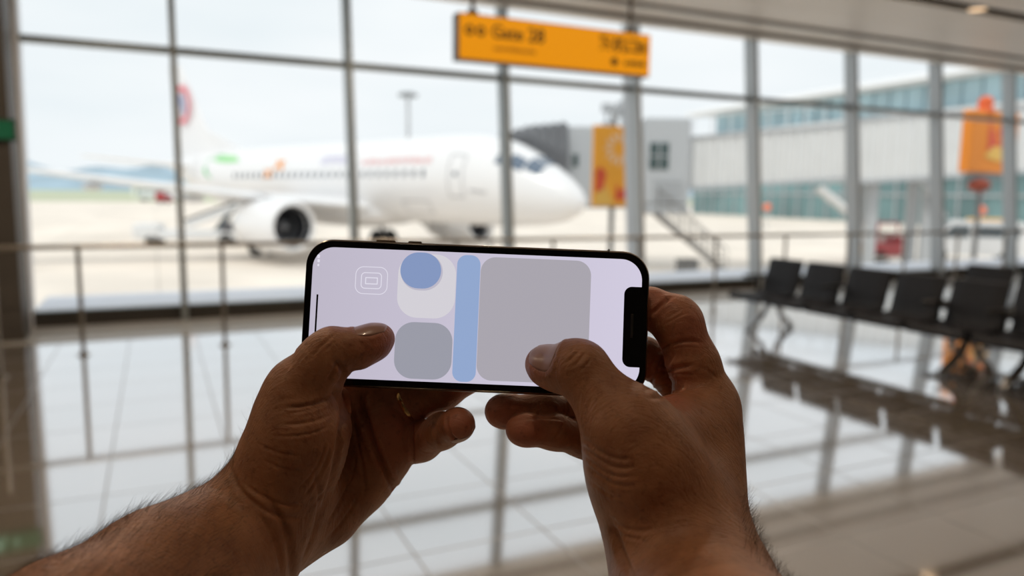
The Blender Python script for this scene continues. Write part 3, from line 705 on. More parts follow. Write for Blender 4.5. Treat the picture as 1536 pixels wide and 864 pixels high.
# ------------------------------------------------------------------ terminal pier beyond the bridge
ta = CAMLOC+ray(1040, 300)*150; tb = CAMLOC+ray(1640, 300)*82
tdir = Vector((tb.x-ta.x, tb.y-ta.y, 0)); TL = tdir.length; ang = math.atan2(tdir.y, tdir.x)
term = empty('terminal_building', Vector((ta.x, ta.y, GZ)), ang)
M_tg = mat('terminal_glass', (.16, .27, .28), .12, noise=(.09, .5)); M_tb = mat('terminal_blue_glass', (.42, .60, .68), .12, noise=(.12, .2)); M_tw = mat('terminal_white', (.80, .81, .82), .5)
TH = 21
MB().box(0, TL, 0, 30, 0, 8.0).build('lower_glazing', M_tg, term)
MB().box(-1, TL, -1.2, 30, 8.0, 15.0).build('middle_fascia', M_tw, term)
MB().box(6, TL, .5, 30, 15.0, 18.6).build('upper_glazing', M_tb, term)
R = []
for y, z in ((-4, 19.2), (-4.2, 18.7), (30, 18.6), (30, 22.5), (12, 22.2), (2, 20.6)): R.append((y, z))
MB().loft([[Vector((x, y, z)) for y, z in R] for x in (2, TL)], smooth=False).build('roof', M_tw, term)
m_ = MB(); x = 0
while x < TL: m_.box(x, x+.22, -.25, 0, 0, 8.0); x += 3.2
m_.box(0, TL, -.2, 0, 3.8, 4.1); m_.build('lower_mullions', M_br2, term)
m_ = MB(); x = 6
while x < TL: m_.box(x, x+.18, .3, .5, 15.0, 18.6); x += 2.8
m_.build('upper_mullions', mat('teal_frame', (.3, .42, .48), .5), term)
tag(term, 'long white and blue glass terminal building beyond the jet bridge', 'building')

# ------------------------------------------------------------------ floodlight mast
q = at_depth(612, 140, 120); ms = empty('floodlight_mast', Vector((q.x, q.y, GZ)))
M_ms = mat('mast_grey', (.45, .47, .50), .5)
MB().tube((0, 0, 0), (0, 0, q.z-GZ), .42, .24, n=12).build('mast', M_ms, ms)
m_ = MB().tube((0, 0, q.z-GZ-.4), (0, 0, q.z-GZ+.1), 1.1, n=16)
for k in range(8): a = 2*math.pi*k/8; m_.box(1.25*math.cos(a)-.3, 1.25*math.cos(a)+.3, 1.25*math.sin(a)-.3, 1.25*math.sin(a)+.3, q.z-GZ-.55, q.z-GZ-.1)
m_.build('lamp_ring', mat('mast_head', (.28, .3, .32), .5), ms)
tag(ms, 'tall grey floodlight mast rising behind the airliner fuselage', 'light mast')

# ------------------------------------------------------------------ banners outside the glass
M_bo = mat('banner_orange', s2l(246, 172, 60), .6); M_br_ = mat('banner_red', s2l(222, 92, 62), .6); M_by = mat('banner_yellow', s2l(238, 190, 95), .6); M_bc = mat('banner_cream', s2l(238, 210, 180), .6)
b1_ = empty('banner', W(8.75, 14.0, GZ), PHI)
zb0 = 1.34-GZ; zb1 = 3.06-GZ
MB().tube((.3, .06, 0), (.3, .06, zb1+.25), .06).tube((.3, .06, 0), (.3, .06, .04), .2).build('pole', mat('pole_grey', (.2, .2, .2), .5, metal=.4), b1_)
MB().tube((.1, .0, zb1+.35), (.5, .0, zb1+.35), .05).tube((.3, .0, zb1+.2), (.3, .0, zb1+.45), .12, .05).build('pole_head', M_br2, b1_)
pn = MB().bbox(-.27, .80, -.04, 0, zb0, zb1, .01).build('panel', M_bo, b1_)
fl_ = MB(); ccx, ccz = .38, zb1-.48
for k in range(12):
    a = 2*math.pi*k/12; a2 = .17
    fl_.add([(ccx+.13*math.cos(a), -.046, ccz+.13*math.sin(a)), (ccx+.27*math.cos(a-a2), -.046, ccz+.27*math.sin(a-a2)), (ccx+.40*math.cos(a), -.046, ccz+.40*math.sin(a)), (ccx+.27*math.cos(a+a2), -.046, ccz+.27*math.sin(a+a2))], [(0, 1, 2, 3)])
fl_.build('flower_motif', M_bc, pn)
MB().add([(-.2, -.046, zb0+.3), (.0, -.046, zb0+.35), (.08, -.046, zb0+.72), (-.08, -.046, zb0+.86), (-.2, -.046, zb0+.76)], [(0, 1, 2, 3, 4)]).add([(.3, -.047, zb0+.12), (.62, -.047, zb0+.18), (.58, -.047, zb0+.42), (.44, -.047, zb0+.34), (.34, -.047, zb0+.52)], [(0, 1, 2, 3, 4)]).build('red_motif', M_br_, pn)
MB().add([(-.24, -.045, zb0+.03), (.3, -.045, zb0+.03), (.15, -.045, zb0+.3), (.02, -.045, zb0+.55), (-.2, -.045, zb0+.25)], [(0, 1, 2, 3, 4)]).build('yellow_motif', M_by, pn)
tag(b1_, 'orange banner with a pale flower on a pole outside the glass, beside the airliner nose', 'banner')
b2_ = empty('banner', W(20.42, 14.0, GZ), PHI)
za, zz = 2.34-GZ, 4.05-GZ
pn = MB().bbox(0, 2.1, -.3, 0, za, zz, .03).build('panel', mat('banner_deep_orange', s2l(238, 142, 42), .6), b2_)
MB().sphere((.75, -.15, zz+.22), .2).tube((.75, -.15, zz-.02), (.75, -.15, zz+.2), .26, .12).build('finial', mat('banner_red_orange', s2l(232, 104, 50), .6), b2_)
random.seed(5); rm = MB()
for k in range(12):
    cx, cz = random.uniform(.75, 1.75), za+random.uniform(.35, 1.35); r = random.uniform(.09, .2)
    rm.add([(cx+r*math.cos(a)*random.uniform(.6, 1.2), -.306-.001*k, cz+r*math.sin(a)*random.uniform(.6, 1.3)) for a in np.linspace(0, 6.283, 9)[:-1]], [tuple(range(8))])
rm.build('red_motif', M_br_, pn)
MB().add([(.6, -.322, za+.45), (1.0, -.322, za+.75), (1.7, -.322, za+.7), (1.85, -.322, za+.45), (1.2, -.322, za+.32)], [(0, 1, 2, 3, 4)]).build('yellow_motif', M_by, pn)
MB().tube((.9, -.1, 0), (.9, -.1, za), .07).box(.2, 1.6, -.25, -.05, za-.16, za-.02).build('pole', mat('pole_grey', (.2, .2, .2)), b2_)
MB().sphere((.7, -.2, za-.35), .27, sc=(1.3, 1, .7)).build('tassel', mat('tassel_red', s2l(150, 70, 50), .7), b2_)
tag(b2_, 'deep orange lantern-shaped banner outside the glass at upper right', 'banner')

# ------------------------------------------------------------------ apron vehicles
def wheelmb(x, y, r=.4, w=.25): return MB().lathe([(-w/2, r*.4), (-w/2, r*.9), (-w/2+.04, r), (w/2-.04, r), (w/2, r*.9), (w/2, r*.4), (w/2-.05, 0)], Matrix.Translation((x, y, r)) @ Matrix.Rotation(math.pi/2, 4, 'Z'), 20)
def gnd(px, py):
    d = ray(px, py); return CAMLOC+d*((GZ-EYE)/d.z)
M_vw = mat('vehicle_white', (.74, .75, .76), .35, coat=.4); M_vg = mat('vehicle_window', (.09, .12, .14), .1); M_red = mat('vehicle_red', (.42, .045, .05), .4, coat=.3); M_vy = mat('vehicle_yellow', (.80, .42, .05), .5)
# belt loader under the wing
p = gnd(325, 368); bl = empty('belt_loader', Vector((p.x, p.y, GZ)), math.radians(10))
MB().bbox(-4.6, 1.6, -.8, .8, .42, .95, .06).bbox(-4.7, -3.2, -.85, .85, .5, 1.35, .1).build('chassis', M_vw, bl)
cv = MB(); cv.poly([(-1.6, -.5, 1.1), (-1.75, -.5, 1.5), (2.2, -.5, 3.0), (2.5, -.5, 2.7)], (0, 1.0, 0)); cv.build('conveyor', M_vw, bl)
MB().poly([(-1.72, -.42, 1.52), (-1.74, -.42, 1.66), (2.0, -.42, 3.10), (2.15, -.42, 3.0)], (0, .84, 0)).build('belt', M_tyre, bl)
MB().tube((0, -.4, .9), (.9, -.4, 2.2), .08).tube((0, .4, .9), (.9, .4, 2.2), .08).tube((.3, -.5, .9), (1.3, -.5, 2.45), .06).build('lift_strut', M_vg, bl)
MB().bbox(.5, 1.6, -.82, -.1, .9, 1.5, .06).build('engine_cover', mat('vehicle_dark', (.1, .1, .11), .5), bl)
MB().bbox(1.65, 2.3, -.7, .2, .45, 1.35, .06).build('yellow_cover', M_vy, bl)
w = None
for x in (-3.6, .7):
    for y in (-.72, .72): wheelmb(x, y).build('wheel', M_tyre, bl)
tag(bl, 'white belt loader with raised conveyor parked under the wing', 'ground vehicle')
# small baggage truck far behind with a red one
def truck(px, py, rz, body, label, L=5.0, cat='truck'):
    p = gnd(px, py); t_ = empty('truck', Vector((p.x, p.y, GZ)), math.radians(rz))
    MB().bbox(-L/2, L/2-1.7, -1.1, 1.1, .7, 2.7, .08).build('cargo_box', body, t_)
    cb = MB().poly([(L/2-1.6, -1.05, .5), (L/2, -1.05, .5), (L/2, -1.05, 1.3), (L/2-.35, -1.05, 2.2), (L/2-1.6, -1.05, 2.3)], (0, 2.1, 0)).build('cab', body, t_)
    MB().poly([(L/2-1.3, -1.07, 1.35), (L/2-.15, -1.07, 1.35), (L/2-.45, -1.07, 2.05), (L/2-1.3, -1.07, 2.1)], (0, 2.14, 0)).build('side_window', M_vg, cb)
    MB().box(-L/2, L/2, -.9, .9, .4, .7).build('chassis', mat('vehicle_dark', (.1, .1, .11)), t_)
    for x in (-L/2+1.0, L/2-.9):
        for y in (-1, 1): wheelmb(x, y, .45, .28).build('wheel', M_tyre, t_)
    tag(t_, label, cat)
truck(228, 302, 5, M_vw, 'far white truck on the apron edge, left of the belt loader', 6)
truck(262, 303, -12, M_vw, 'far white truck nearest the airliner tail', 7)
truck(246, 305, 30, M_red, 'far small red truck between two white ones', 3.6)
# white van and red tug at the right
def van(px, py, rz, label):
    p = gnd(px, py); v = empty('van', Vector((p.x, p.y, GZ)), math.radians(rz))
    prof = [(-2.5, .35), (-2.55, 1.2), (-2.4, 2.15), (-2.1, 2.3), (.9, 2.3), (1.2, 2.2), (1.95, 1.35), (2.5, 1.1), (2.6, .7), (2.55, .35)]
    R = [[Vector((x, y*(1 if z < 1.3 else .93), z)) for x, z in prof] for y in (-.95, .95)]
    MB().loft([[Vector((x, y*.94, z)) for x, z in prof] for y in (-1.0,)] + [[Vector((x, y, z)) for x, z in prof] for y in (-.88, .88)] + [[Vector((x, .94, z)) for x, z in prof]], smooth=False).build('body', M_vw, v)
    MB().poly([(1.12, -.99, 2.02), (1.72, -.99, 1.36), (.3, -.99, 1.36), (.3, -.99, 2.02)], (0, 1.98, 0)).build('front_side_window', M_vg, v)
    MB().box(-2.1, .15, -.97, .97, 1.4, 2.0).build('rear_side_window', M_vg, v)
    MB().add([(1.24, -.8, 2.17), (1.95, -.85, 1.38), (1.95, .85, 1.38), (1.24, .8, 2.17)], [(0, 1, 2, 3)]).xform(Matrix.Translation((.03, 0, .02))).build('windscreen', M_vg, v)
    for x in (-1.6, 1.65):
        for y in (-.85, .85): wheelmb(x, y, .36, .24).build('wheel', M_tyre, v)
    MB().bbox(-1.9, .3, -.5, .5, 2.3, 2.42, .03).build('roof_rack', M_vy, v)
    tag(v, label, 'van')
van(1455, 391, 158, 'white van parked under the jet bridge at right')
van(1640, 396, 160, 'white van cut off by the right frame edge')
p = gnd(1322, 394); tg = empty('tow_tractor', Vector((p.x, p.y, GZ)), math.radians(20))
MB().bbox(-1.3, 1.4, -.8, .8, .35, 1.15, .12).bbox(.5, 1.35, -.75, .75, 1.1, 1.45, .1).build('body', M_red, tg)
cbm = MB()
for x in (-1.15, .25):
    for y in (-.72, .72): cbm.tube((x, y, 1.1), (x+.05, y*.9, 2.15), .05, n=8)
cbm.build('cab_frame', M_red, tg)
MB().bbox(-1.3, .4, -.78, .78, 2.12, 2.25, .05).build('cab_roof', mat('vehicle_maroon', (.28, .08, .09), .5), tg)
MB().bbox(-.9, -.45, -.6, -.1, 1.1, 1.75, .08).bbox(-.9, -.45, .1, .6, 1.1, 1.75, .08).build('cab_seats', mat('pale_vinyl', (.6, .5, .47), .6), tg)
MB().bbox(-1.45, -1.25, -.6, .6, .5, .95, .04).build('rear_light_panel', M_vy, tg)
MB().tube((-.3, .4, 2.25), (-.3, .4, 2.42), .09).build('beacon', M_vy, tg)
MB().box(-1.4, 1.5, -.86, .86, .28, .42).build('skirt', mat('vehicle_skirt', (.6, .55, .5), .6), tg)
for x in (-.9, .95):
    for y in (-.72, .72): wheelmb(x, y, .36, .26).build('wheel', M_tyre, tg)
tag(tg, 'dark red tow tractor with open cab on the apron behind the seats', 'ground vehicle')
# traffic cones / markers
def marker(px, py, label, r=.55):
    p = gnd(px, py); m = empty('marker_board', Vector((p.x, p.y, GZ)), 0)
    MB().tube((0, 0, 0), (0, 0, 2.2), .05).tube((0, 0, 0), (0, 0, .06), .35).build('pole', M_br2, m)
    MB().lathe([(-.04, .001), (-.04, r), (.04, r), (.04, .001)], Matrix.Translation((0, 0, 2.3)) @ Matrix.Rotation(math.pi/2, 4, 'Z'), 24).build('disc', mat('marker_orange', s2l(238, 130, 95), .6), m)
    tag(m, label, 'marker')
marker(1149, 342, 'orange round marker on a pole left of the bridge brace', .45); marker(1470, 348, 'orange round marker on a pole above the white van', .5)
# charcoal litter box by the glass outside
p = gnd(1030, 416); lb = empty('utility_box', Vector((p.x, p.y, GZ)), PHI)
MB().bbox(-.4, .4, -.3, .3, .05, .75, .04).build('box', mat('charcoal_plastic', (.13, .13, .13), .5), lb)
MB().bbox(-.43, .43, -.33, .33, .72, .8, .03).box(-.35, .35, -.25, .25, 0, .05).build('lid', mat('charcoal_lid', (.09, .09, .09), .5), lb)
tag(lb, 'charcoal utility box on the apron beside the foot of the bridge stairs', 'utility box')
# ------------------------------------------------------------------ the phone
def cp(x, y, mm):      # picture coordinates at a distance of mm millimetres from the camera
    return CAMLOC + ray(x, y)*(mm/1000)
C4 = [cp(461, 359, 353), cp(977, 377.5, 353), cp(966, 600, 348.5), cp(450.5, 576, 348.5)]
pc = (C4[0]+C4[1]+C4[2]+C4[3])/4
ex_ = ((C4[1]-C4[0])+(C4[2]-C4[3])).normalized(); ey_ = ((C4[0]-C4[3])+(C4[1]-C4[2])); ez_ = ex_.cross(ey_).normalized(); ey_ = ez_.cross(ex_)
PW = ((C4[1]-C4[0]).length+(C4[2]-C4[3]).length)/2; PH = ((C4[0]-C4[3]).length+(C4[1]-C4[2]).length)/2
PT = .0080
phone = bpy.data.objects.new('smartphone', None); COL.objects.link(phone)
PM = Matrix(((ex_.x, ey_.x, ez_.x, pc.x), (ex_.y, ey_.y, ez_.y, pc.y), (ex_.z, ey_.z, ez_.z, pc.z), (0, 0, 0, 1)))
phone.matrix_world = PM
print('phone size', PW, PH)
RC = .0125
def plate(w, h, r, z0, z1, bev=0, n=12):
    mb = MB(); R = []
    if bev: 
        for k in range(4):
            a = math.pi/2*k/3; R.append(superell(w-2*bev*(1-math.sin(a)), h-2*bev*(1-math.sin(a)), r-bev*(1-math.sin(a)), n, z0+bev*(1-math.cos(a))))
        for k in range(4):
            a = math.pi/2*k/3; R.append(superell(w-2*bev*(1-math.cos(a)), h-2*bev*(1-math.cos(a)), r-bev*(1-math.cos(a)), n, z1-bev+bev*math.sin(a)))
    else: R = [superell(w, h, r, n, z0), superell(w, h, r, n, z1)]
    return mb.loft(R, smooth=bool(bev))
M_frame = mat('gold_steel', (.20, .155, .115), .22, metal=1.0)
M_bez = mat('bezel_glass', (.004, .004, .005), .12, spec=.4)
plate(PW, PH, RC, -PT/2, PT/2-.0004, .0030).build('frame', M_frame, phone)
bz = plate(PW-.0022, PH-.0022, RC-.0011, PT/2-.0007, PT/2+.0001, .0002).build('bezel', M_bez, phone)
plate(PW-.002, PH-.002, RC-.001, -PT/2-.0003, -PT/2+.0004, .0003).build('back_glass', mat('back_glass', (.02, .02, .022), .15), phone)
BZ = .0034
def screen_mat():
    m = bpy.data.materials.new('screen_glow'); m.use_nodes = True; t = m.node_tree; b = t.nodes['Principled BSDF']
    b.inputs['Base Color'].default_value = (.01, .01, .01, 1); b.inputs['Roughness'].default_value = .2; b.inputs['Specular IOR Level'].default_value = .3
    c = t.nodes.new('ShaderNodeTexCoord'); s = t.nodes.new('ShaderNodeSeparateXYZ'); t.links.new(c.outputs['Object'], s.inputs[0])
    r = t.nodes.new('ShaderNodeMapRange'); r.inputs[1].default_value = -.075; r.inputs[2].default_value = .075; t.links.new(s.outputs[0], r.inputs[0])
    rp = t.nodes.new('ShaderNodeValToRGB'); rp.color_ramp.elements[0].color = (*s2l(190, 184, 200), 1); rp.color_ramp.elements[1].color = (*s2l(209, 203, 223), 1)
    t.links.new(r.outputs[0], rp.inputs[0]); t.links.new(rp.outputs[0], b.inputs['Emission Color']); b.inputs['Emission Strength'].default_value = 1
    return m
SWd, SHt = PW-2*BZ-.0012, PH-2*BZ-.0014
zs = PT/2+.00015
scr = MB().add(superell(SWd, SHt, .0098, 14, zs), [tuple(range(60))]).build('screen', screen_mat(), phone)
PMI = PM.inverted()
def onph(x, y, z=zs):   # where the sight line through a point of the picture meets the screen
    o_ = PMI @ CAMLOC; d = (PMI.to_3x3() @ ray(x, y)); k = (z-o_.z)/d.z; return o_+d*k
def rr_px(x0, y0, x1, y1, rpx, dz, m, name, par=scr, thick=None):
    # rounded rectangle on the screen whose opposite corners are at these picture points (in the phone's own frame)
    a = onph((x0), (y0)); b_ = onph(x1, y1)
    w, h = abs(b_.x-a.x), abs(b_.y-a.y); cx, cy = (a.x+b_.x)/2, (a.y+b_.y)/2; r = min(rpx/3180, w/2-1e-5, h/2-1e-5)
    o1 = superell(w, h, r, 10, zs+dz, cx, cy)
    if thick:
        tk = thick/3180; o2 = superell(w-2*tk, h-2*tk, max(r-tk, .0002), 10, zs+dz, cx, cy); n = len(o1)
        mb = MB().add(o1+o2, [(i, (i+1) % n, n+(i+1) % n, n+i) for i in range(n)])
    else: mb = MB().add(o1, [tuple(range(len(o1)))])
    return mb.build(name, m, par)
dz = .00004
rr_px(599, 379.5, 681, 479, 30, dz, glow('ui_light', (211, 208, 215)), 'light_tile')
rr_px(594, 482, 676, 570.5, 27, dz, glow('ui_grey', (154, 155, 167)), 'grey_tile')
rr_px(602.5, 378.5, 663, 437, 30, 1.5*dz, glow('ui_rim', (188, 184, 199)), 'disc_rim')
rr_px(602, 377.5, 660.5, 434, 29, 2*dz, glow('ui_blue_dark', (132, 151, 192)), 'blue_disc')
rr_px(686.5, 382, 713, 573.5, 14, dz, glow('ui_blue', (145, 167, 206)), 'blue_bar')
rr_px(722, 385, 881, 577, 22, dz, glow('ui_warm_grey', (169, 165, 174)), 'grey_panel')
M_uw = glow('ui_white', (222, 219, 232))
rr_px(534, 399, 580.5, 442.5, 12, dz, M_uw, 'icon_ring', thick=1.1)
rr_px(542, 408, 572, 434, 6, dz, M_uw, 'icon_ring', thick=1.3)
rr_px(548, 415.5, 566.5, 427, 1, dz, M_uw, 'icon_ring', thick=1.5)
rr_px(538, 487, 588, 539, 25, dz, M_uw, 'icon_circle', thick=1.0)
a = onph(476.3, 441.5); b_ = onph(474.3, 498); 
MB().box(a.x-.0004, a.x+.0004, b_.y, a.y, zs+dz, zs+2*dz).build('home_bar', M_bez, scr)
for px, py, r in ((478, 384.5, .0009), (478, 391, .0008), (477.5, 397.5, .0006)):
    q = onph(px, py); MB().add([(q.x+r*math.cos(a_)*(1 if k % 2 else .7), q.y+r*math.sin(a_), zs+dz) for k, a_ in enumerate(np.linspace(0, 6.283, 9)[:-1])], [tuple(range(8))]).build('status_icon', M_uw, scr)
# notch
a = onph(943, 430); b_ = onph(975, 552)
nw = .0086; x1 = SWd/2+.0006
nt_pts = superell(nw*2, (a.y-b_.y), .0036, 10, zs+1.5*dz, x1, (a.y+b_.y)/2)
nt_pts = [(min(p[0], x1), p[1], p[2]) for p in nt_pts]
ntc = MB().add(nt_pts, [tuple(range(len(nt_pts)))]).build('notch', M_bez, phone)
MB().box(x1-.0052, x1-.0040, (a.y+b_.y)/2-.005, (a.y+b_.y)/2+.006, zs+2*dz, zs+2.4*dz).build('earpiece', mat('earpiece_mesh', (.015, .015, .015), .6), ntc)
for x0, x1_ in ((562.5, 592), (611, 631.5)):
    a = onph(x0, 362); b_ = onph(x1_, 362)
    MB().bbox(a.x, b_.x, PH/2-.0008, PH/2+.0006, -.0014, .0014, .0004).build('volume_button', M_frame, phone)
for x0 in (641-0, ):
    pass
for xx, yy in ((-PW/2+.0185, -1), (PW/2-.0195, 1), (PW/2-.019, -1)):
    MB().box(xx-.0003, xx+.0003, yy*PH/2-.00045, yy*PH/2+.00045, -PT/2+.001, PT/2-.0012).build('antenna_band', mat('antenna_plastic', (.16, .14, .12), .5), phone)
tag(phone, 'smartphone held sideways, its lit screen showing pale rounded tiles and blue shapes', 'phone')
# ------------------------------------------------------------------ hands: smooth bodies grown from tapered bones
import openvdb as vdb
VOX = 0.6     # mm
def hp(x, y, off):    # camera-aligned millimetres: right, up, away
    z = 350.0+off
    return np.array([(x-768)/F_PX*z, -(y-432)/F_PX*z, z], dtype=np.float64)
def mm_world(v):      # camera-aligned mm (N,3) -> world metres
    v = np.asarray(v)/1000.0
    B = np.array([list(RT), list(UP), list(FW)])
    return v @ B + np.array(list(CAMLOC))
def rcone(p, a, b, r1, r2):
    ba = b-a; l2 = ba@ba; rr = r1-r2; a2 = l2-rr*rr; il2 = 1/l2
    pa = p-a; y = pa@ba; z = y-l2
    t = pa*l2-y[..., None]*ba; x2 = (t*t).sum(-1)
    y2 = y*y*l2; z2 = z*z*l2
    k = np.sign(rr)*rr*rr*x2
    d = (np.sqrt(x2*a2*il2)+y*rr)*il2-r1
    c1 = np.sign(z)*a2*z2 > k; c2 = np.sign(y)*a2*y2 < k
    d = np.where(c2, np.sqrt(x2+y2)*il2-r1, d)
    d = np.where(c1, np.sqrt(x2+z2)*il2-r2, d)
    return d
def smin(a, b, k):
    h = np.maximum(k-np.abs(a-b), 0)/k
    return np.minimum(a, b)-h*h*k*.25
class Body:
    # chains: list of dicts(pts=[(x,y,off,r)...], k=blend inside, k0=blend to body at the root, kf=blend far away, reach=mm)
    def __init__(s, chains): s.ch = chains
    def segs(s, c):
        P = [(hp(x, y, o), r) for x, y, o, r in c['pts']]
        return list(zip(P, P[1:])) if len(P) > 1 else [(P[0], (P[0][0]+np.array([.01, 0, 0]), P[0][1]-.001))]
    def eval(s, p, near=None):
        D = None
        for ci, c in enumerate(s.ch):
            if near is not None and not near[ci]: continue
            d = None
            for (a, ra), (b, rb) in s.segs(c):
                e = rcone(p, a, b, ra, rb); d = e if d is None else smin(d, e, c.get('k', 4))
            if D is None: D = d
            else:
                root = hp(*c['pts'][0][:3]); q = np.sqrt(((p-root)**2).sum(-1))
                k = c.get('kf', 1.5)+(c.get('k0', 8)-c.get('kf', 1.5))*np.clip(1-(q-c.get('flat', 8))/c.get('reach', 16), 0, 1)
                D = smin(D, d, k)
        return D
    def mesh(s):
        lo = np.full(3, 1e9); hi = -lo
        for c in s.ch:
            for x, y, o, r in c['pts']:
                q = hp(x, y, o); lo = np.minimum(lo, q-r-4); hi = np.maximum(hi, q+r+4)
        n = np.ceil((hi-lo)/VOX).astype(int)
        # sparse evaluation: coarse grid first, fine blocks near the surface only
        B = 16; nb = np.ceil(n/B).astype(int)
        D = np.full(tuple(nb*B), 3.0, dtype=np.float32)
        cx, cy, cz = np.meshgrid(*[np.arange(k) for k in nb], indexing='ij')
        cen = np.stack([cx, cy, cz], -1).reshape(-1, 3)
        pc_ = lo+(cen*B+B/2)*VOX
        dc = s.eval(pc_); rad = B*VOX*.9+1.5
        ax = np.arange(B)*VOX
        g = np.stack(np.meshgrid(ax, ax, ax, indexing='ij'), -1).reshape(-1, 3)
        far = np.stack([np.min([rcone(pc_, a, b, ra, rb) for (a, ra), (b, rb) in s.segs(c)], axis=0) for c in s.ch], -1)
        for c_, d_, f_ in zip(cen, dc, far):
            i, j, k = c_*B
            if d_ > rad+3: continue
            if d_ < -rad-3: D[i:i+B, j:j+B, k:k+B] = -3.0; continue
            v = s.eval(lo+c_*B*VOX+g, f_ < rad+28).astype(np.float32)
            D[i:i+B, j:j+B, k:k+B] = np.clip(v, -3, 3).reshape(B, B, B)
        G = vdb.FloatGrid(3.0); G.copyFromArray(D)
        pts, tris, quads = G.convertToPolygons(0.0, 0.0) if hasattr(G, 'convertToPolygons') else None
        return lo+np.asarray(pts, dtype=np.float64)*VOX, np.asarray(tris), np.asarray(quads)
def normals_of(body, v, e=.35):
    g = np.stack([body.eval(v+np.array(d)*e)-body.eval(v-np.array(d)*e) for d in ((1, 0, 0), (0, 1, 0), (0, 0, 1))], -1)
    return g/np.maximum(np.linalg.norm(g, axis=-1, keepdims=True), 1e-9)
def topx(v): return 768+F_PX*v[:, 0]/v[:, 2], 432-F_PX*v[:, 1]/v[:, 2]
def build_body(name, body, creases, bumps, nails, flush, fold=1.45):
    v, tris, quads = body.mesh()
    nrm = normals_of(body, v)
    px, py = topx(v); dep = v[:, 2]
    cell = 3.0; gx = ((px+600)/cell).astype(int); gy = ((py+200)/cell).astype(int); W_ = 1000
    key = gx*W_+gy; zb_ = np.full(W_*W_, 1e9); np.minimum.at(zb_, np.clip(key, 0, W_*W_-1), dep)
    front = (dep < zb_[np.clip(key, 0, W_*W_-1)]+3.5) & ((nrm*(v/np.linalg.norm(v, axis=1, keepdims=True))).sum(1) < .15)
    disp = np.zeros(len(v))
    mmpx = dep/F_PX
    for pl, wd, dp in creases:      # folds in the skin: (points, half width mm, depth mm)
        best = np.full(len(v), 1e9)
        xs = [p[0] for p in pl]; ys = [p[1] for p in pl]
        sel = front & (px > min(xs)-20) & (px < max(xs)+20) & (py > min(ys)-20) & (py < max(ys)+20)
        ix = np.nonzero(sel)[0]
        if not len(ix): continue
        # smooth the polyline (Chaikin)
        P_ = np.array(pl, float)
        for _ in range(2):
            if len(P_) > 2:
                Q = [P_[0]]
                for a, b in zip(P_, P_[1:]): Q += [a*.75+b*.25, a*.25+b*.75]
                Q.append(P_[-1]); P_ = np.array(Q)
        bd = np.full(len(ix), 1e9); tt = np.zeros(len(ix)); L = np.concatenate([[0], np.cumsum(np.linalg.norm(np.diff(P_, axis=0), axis=1))])
        for i, (a, b) in enumerate(zip(P_, P_[1:])):
            ab = b-a; l2 = max(ab@ab, 1e-9); q = np.stack([px[ix]-a[0], py[ix]-a[1]], -1)
            t = np.clip(q@ab/l2, 0, 1); d = np.linalg.norm(q-t[:, None]*ab, axis=1)
            m = d < bd; bd = np.where(m, d, bd); tt = np.where(m, (L[i]+t*math.sqrt(l2))/L[-1], tt)
        dm = bd*mmpx[ix]; fade = np.clip(np.sin(np.pi*np.clip(tt*.94+.03, 0, 1))*1.6, 0, 1)
        dp *= fold; disp[ix] -= dp*fade*np.exp(-(dm/wd)**2)
        disp[ix] += dp*.30*fade*np.exp(-((dm-wd*2.2)/(wd*1.3))**2)
    for x, y, o, r, h in bumps:     # soft swellings and hollows in space
        c = hp(x, y, o); d = np.linalg.norm(v-c, axis=1); disp += h*np.exp(-(d/r)**2)
    fl_ = np.zeros(len(v))
    for x, y, o, r in flush:
        c = hp(x, y, o); d = np.linalg.norm(v-c, axis=1); fl_ = np.maximum(fl_, np.exp(-(d/r)**2))
    nail_objs = []
    for nl in nails:
        c = hp(*nl['c']); t = np.array(nl['t'], float); t /= np.linalg.norm(t); nn_ = np.array(nl['n'], float); nn_ -= t*(nn_@t); nn_ /= np.linalg.norm(nn_); b = np.cross(t, nn_)
        w, l = nl['w']/2, nl['l']/2; rd = nl['rad']
        # bed: press the skin in under the nail, raise a small fold around it
        q = v-c; qa = q@t; qn = q@nn_; qb = q@b
        ang = np.arctan2(qb, np.maximum(qn, .01))*rd
        e = np.maximum(np.abs(ang/w)**2.6+np.abs(qa/l)**2.6, 1e-6)**(1/2.6)
        ok = (qn > rd*.1) & (np.abs(qa) < l*1.6)
        disp -= np.where(ok, .55*np.clip((1.04-e)/.12, 0, 1), 0)
        disp += np.where(ok & (qa < l*.75), .28*np.exp(-((e-1.22)/.14)**2), 0)
        # the plate itself
        NA, NB = 18, 18; top = []
        for i in range(NA+1):
            row = []
            for j in range(NB+1):
                u_, v_ = -1+2*i/NA, -1+2*j/NB
                # squircle mapping
                uu = u_*math.sqrt(1-.5*v_*v_*.62); vv = v_*math.sqrt(1-.5*u_*u_*.62)
                th = vv*w/rd; d0 = nn_*math.cos(th)+b*math.sin(th); o = c+t*(uu*l*1.02)
                row.append((o, d0))
            top.append(row)
        O = np.array([[r_[0] for r_ in row] for row in top]).reshape(-1, 3); Dr = np.array([[r_[1] for r_ in row] for row in top]).reshape(-1, 3)
        tcur = np.full(len(O), rd+7.0)
        for _ in range(40): tcur -= np.clip(body.eval(O+Dr*tcur[:, None]), -1, 3)*.8
        uu_ = np.array([[-1+2*i/NA for j in range(NB+1)] for i in range(NA+1)]).reshape(-1)
        S = O+Dr*(tcur+.02+.10*np.clip(uu_, 0, 1))[:, None]; S2 = S-Dr*.5
        vs = list(mm_world(S))+list(mm_world(S2)); fs = []; M_ = (NA+1)*(NB+1)
        for i in range(NA):
            for j in range(NB): k = i*(NB+1)+j; fs.append((k, k+1, k+NB+2, k+NB+1)); fs.append((M_+k, M_+k+NB+1, M_+k+NB+2, M_+k+1))
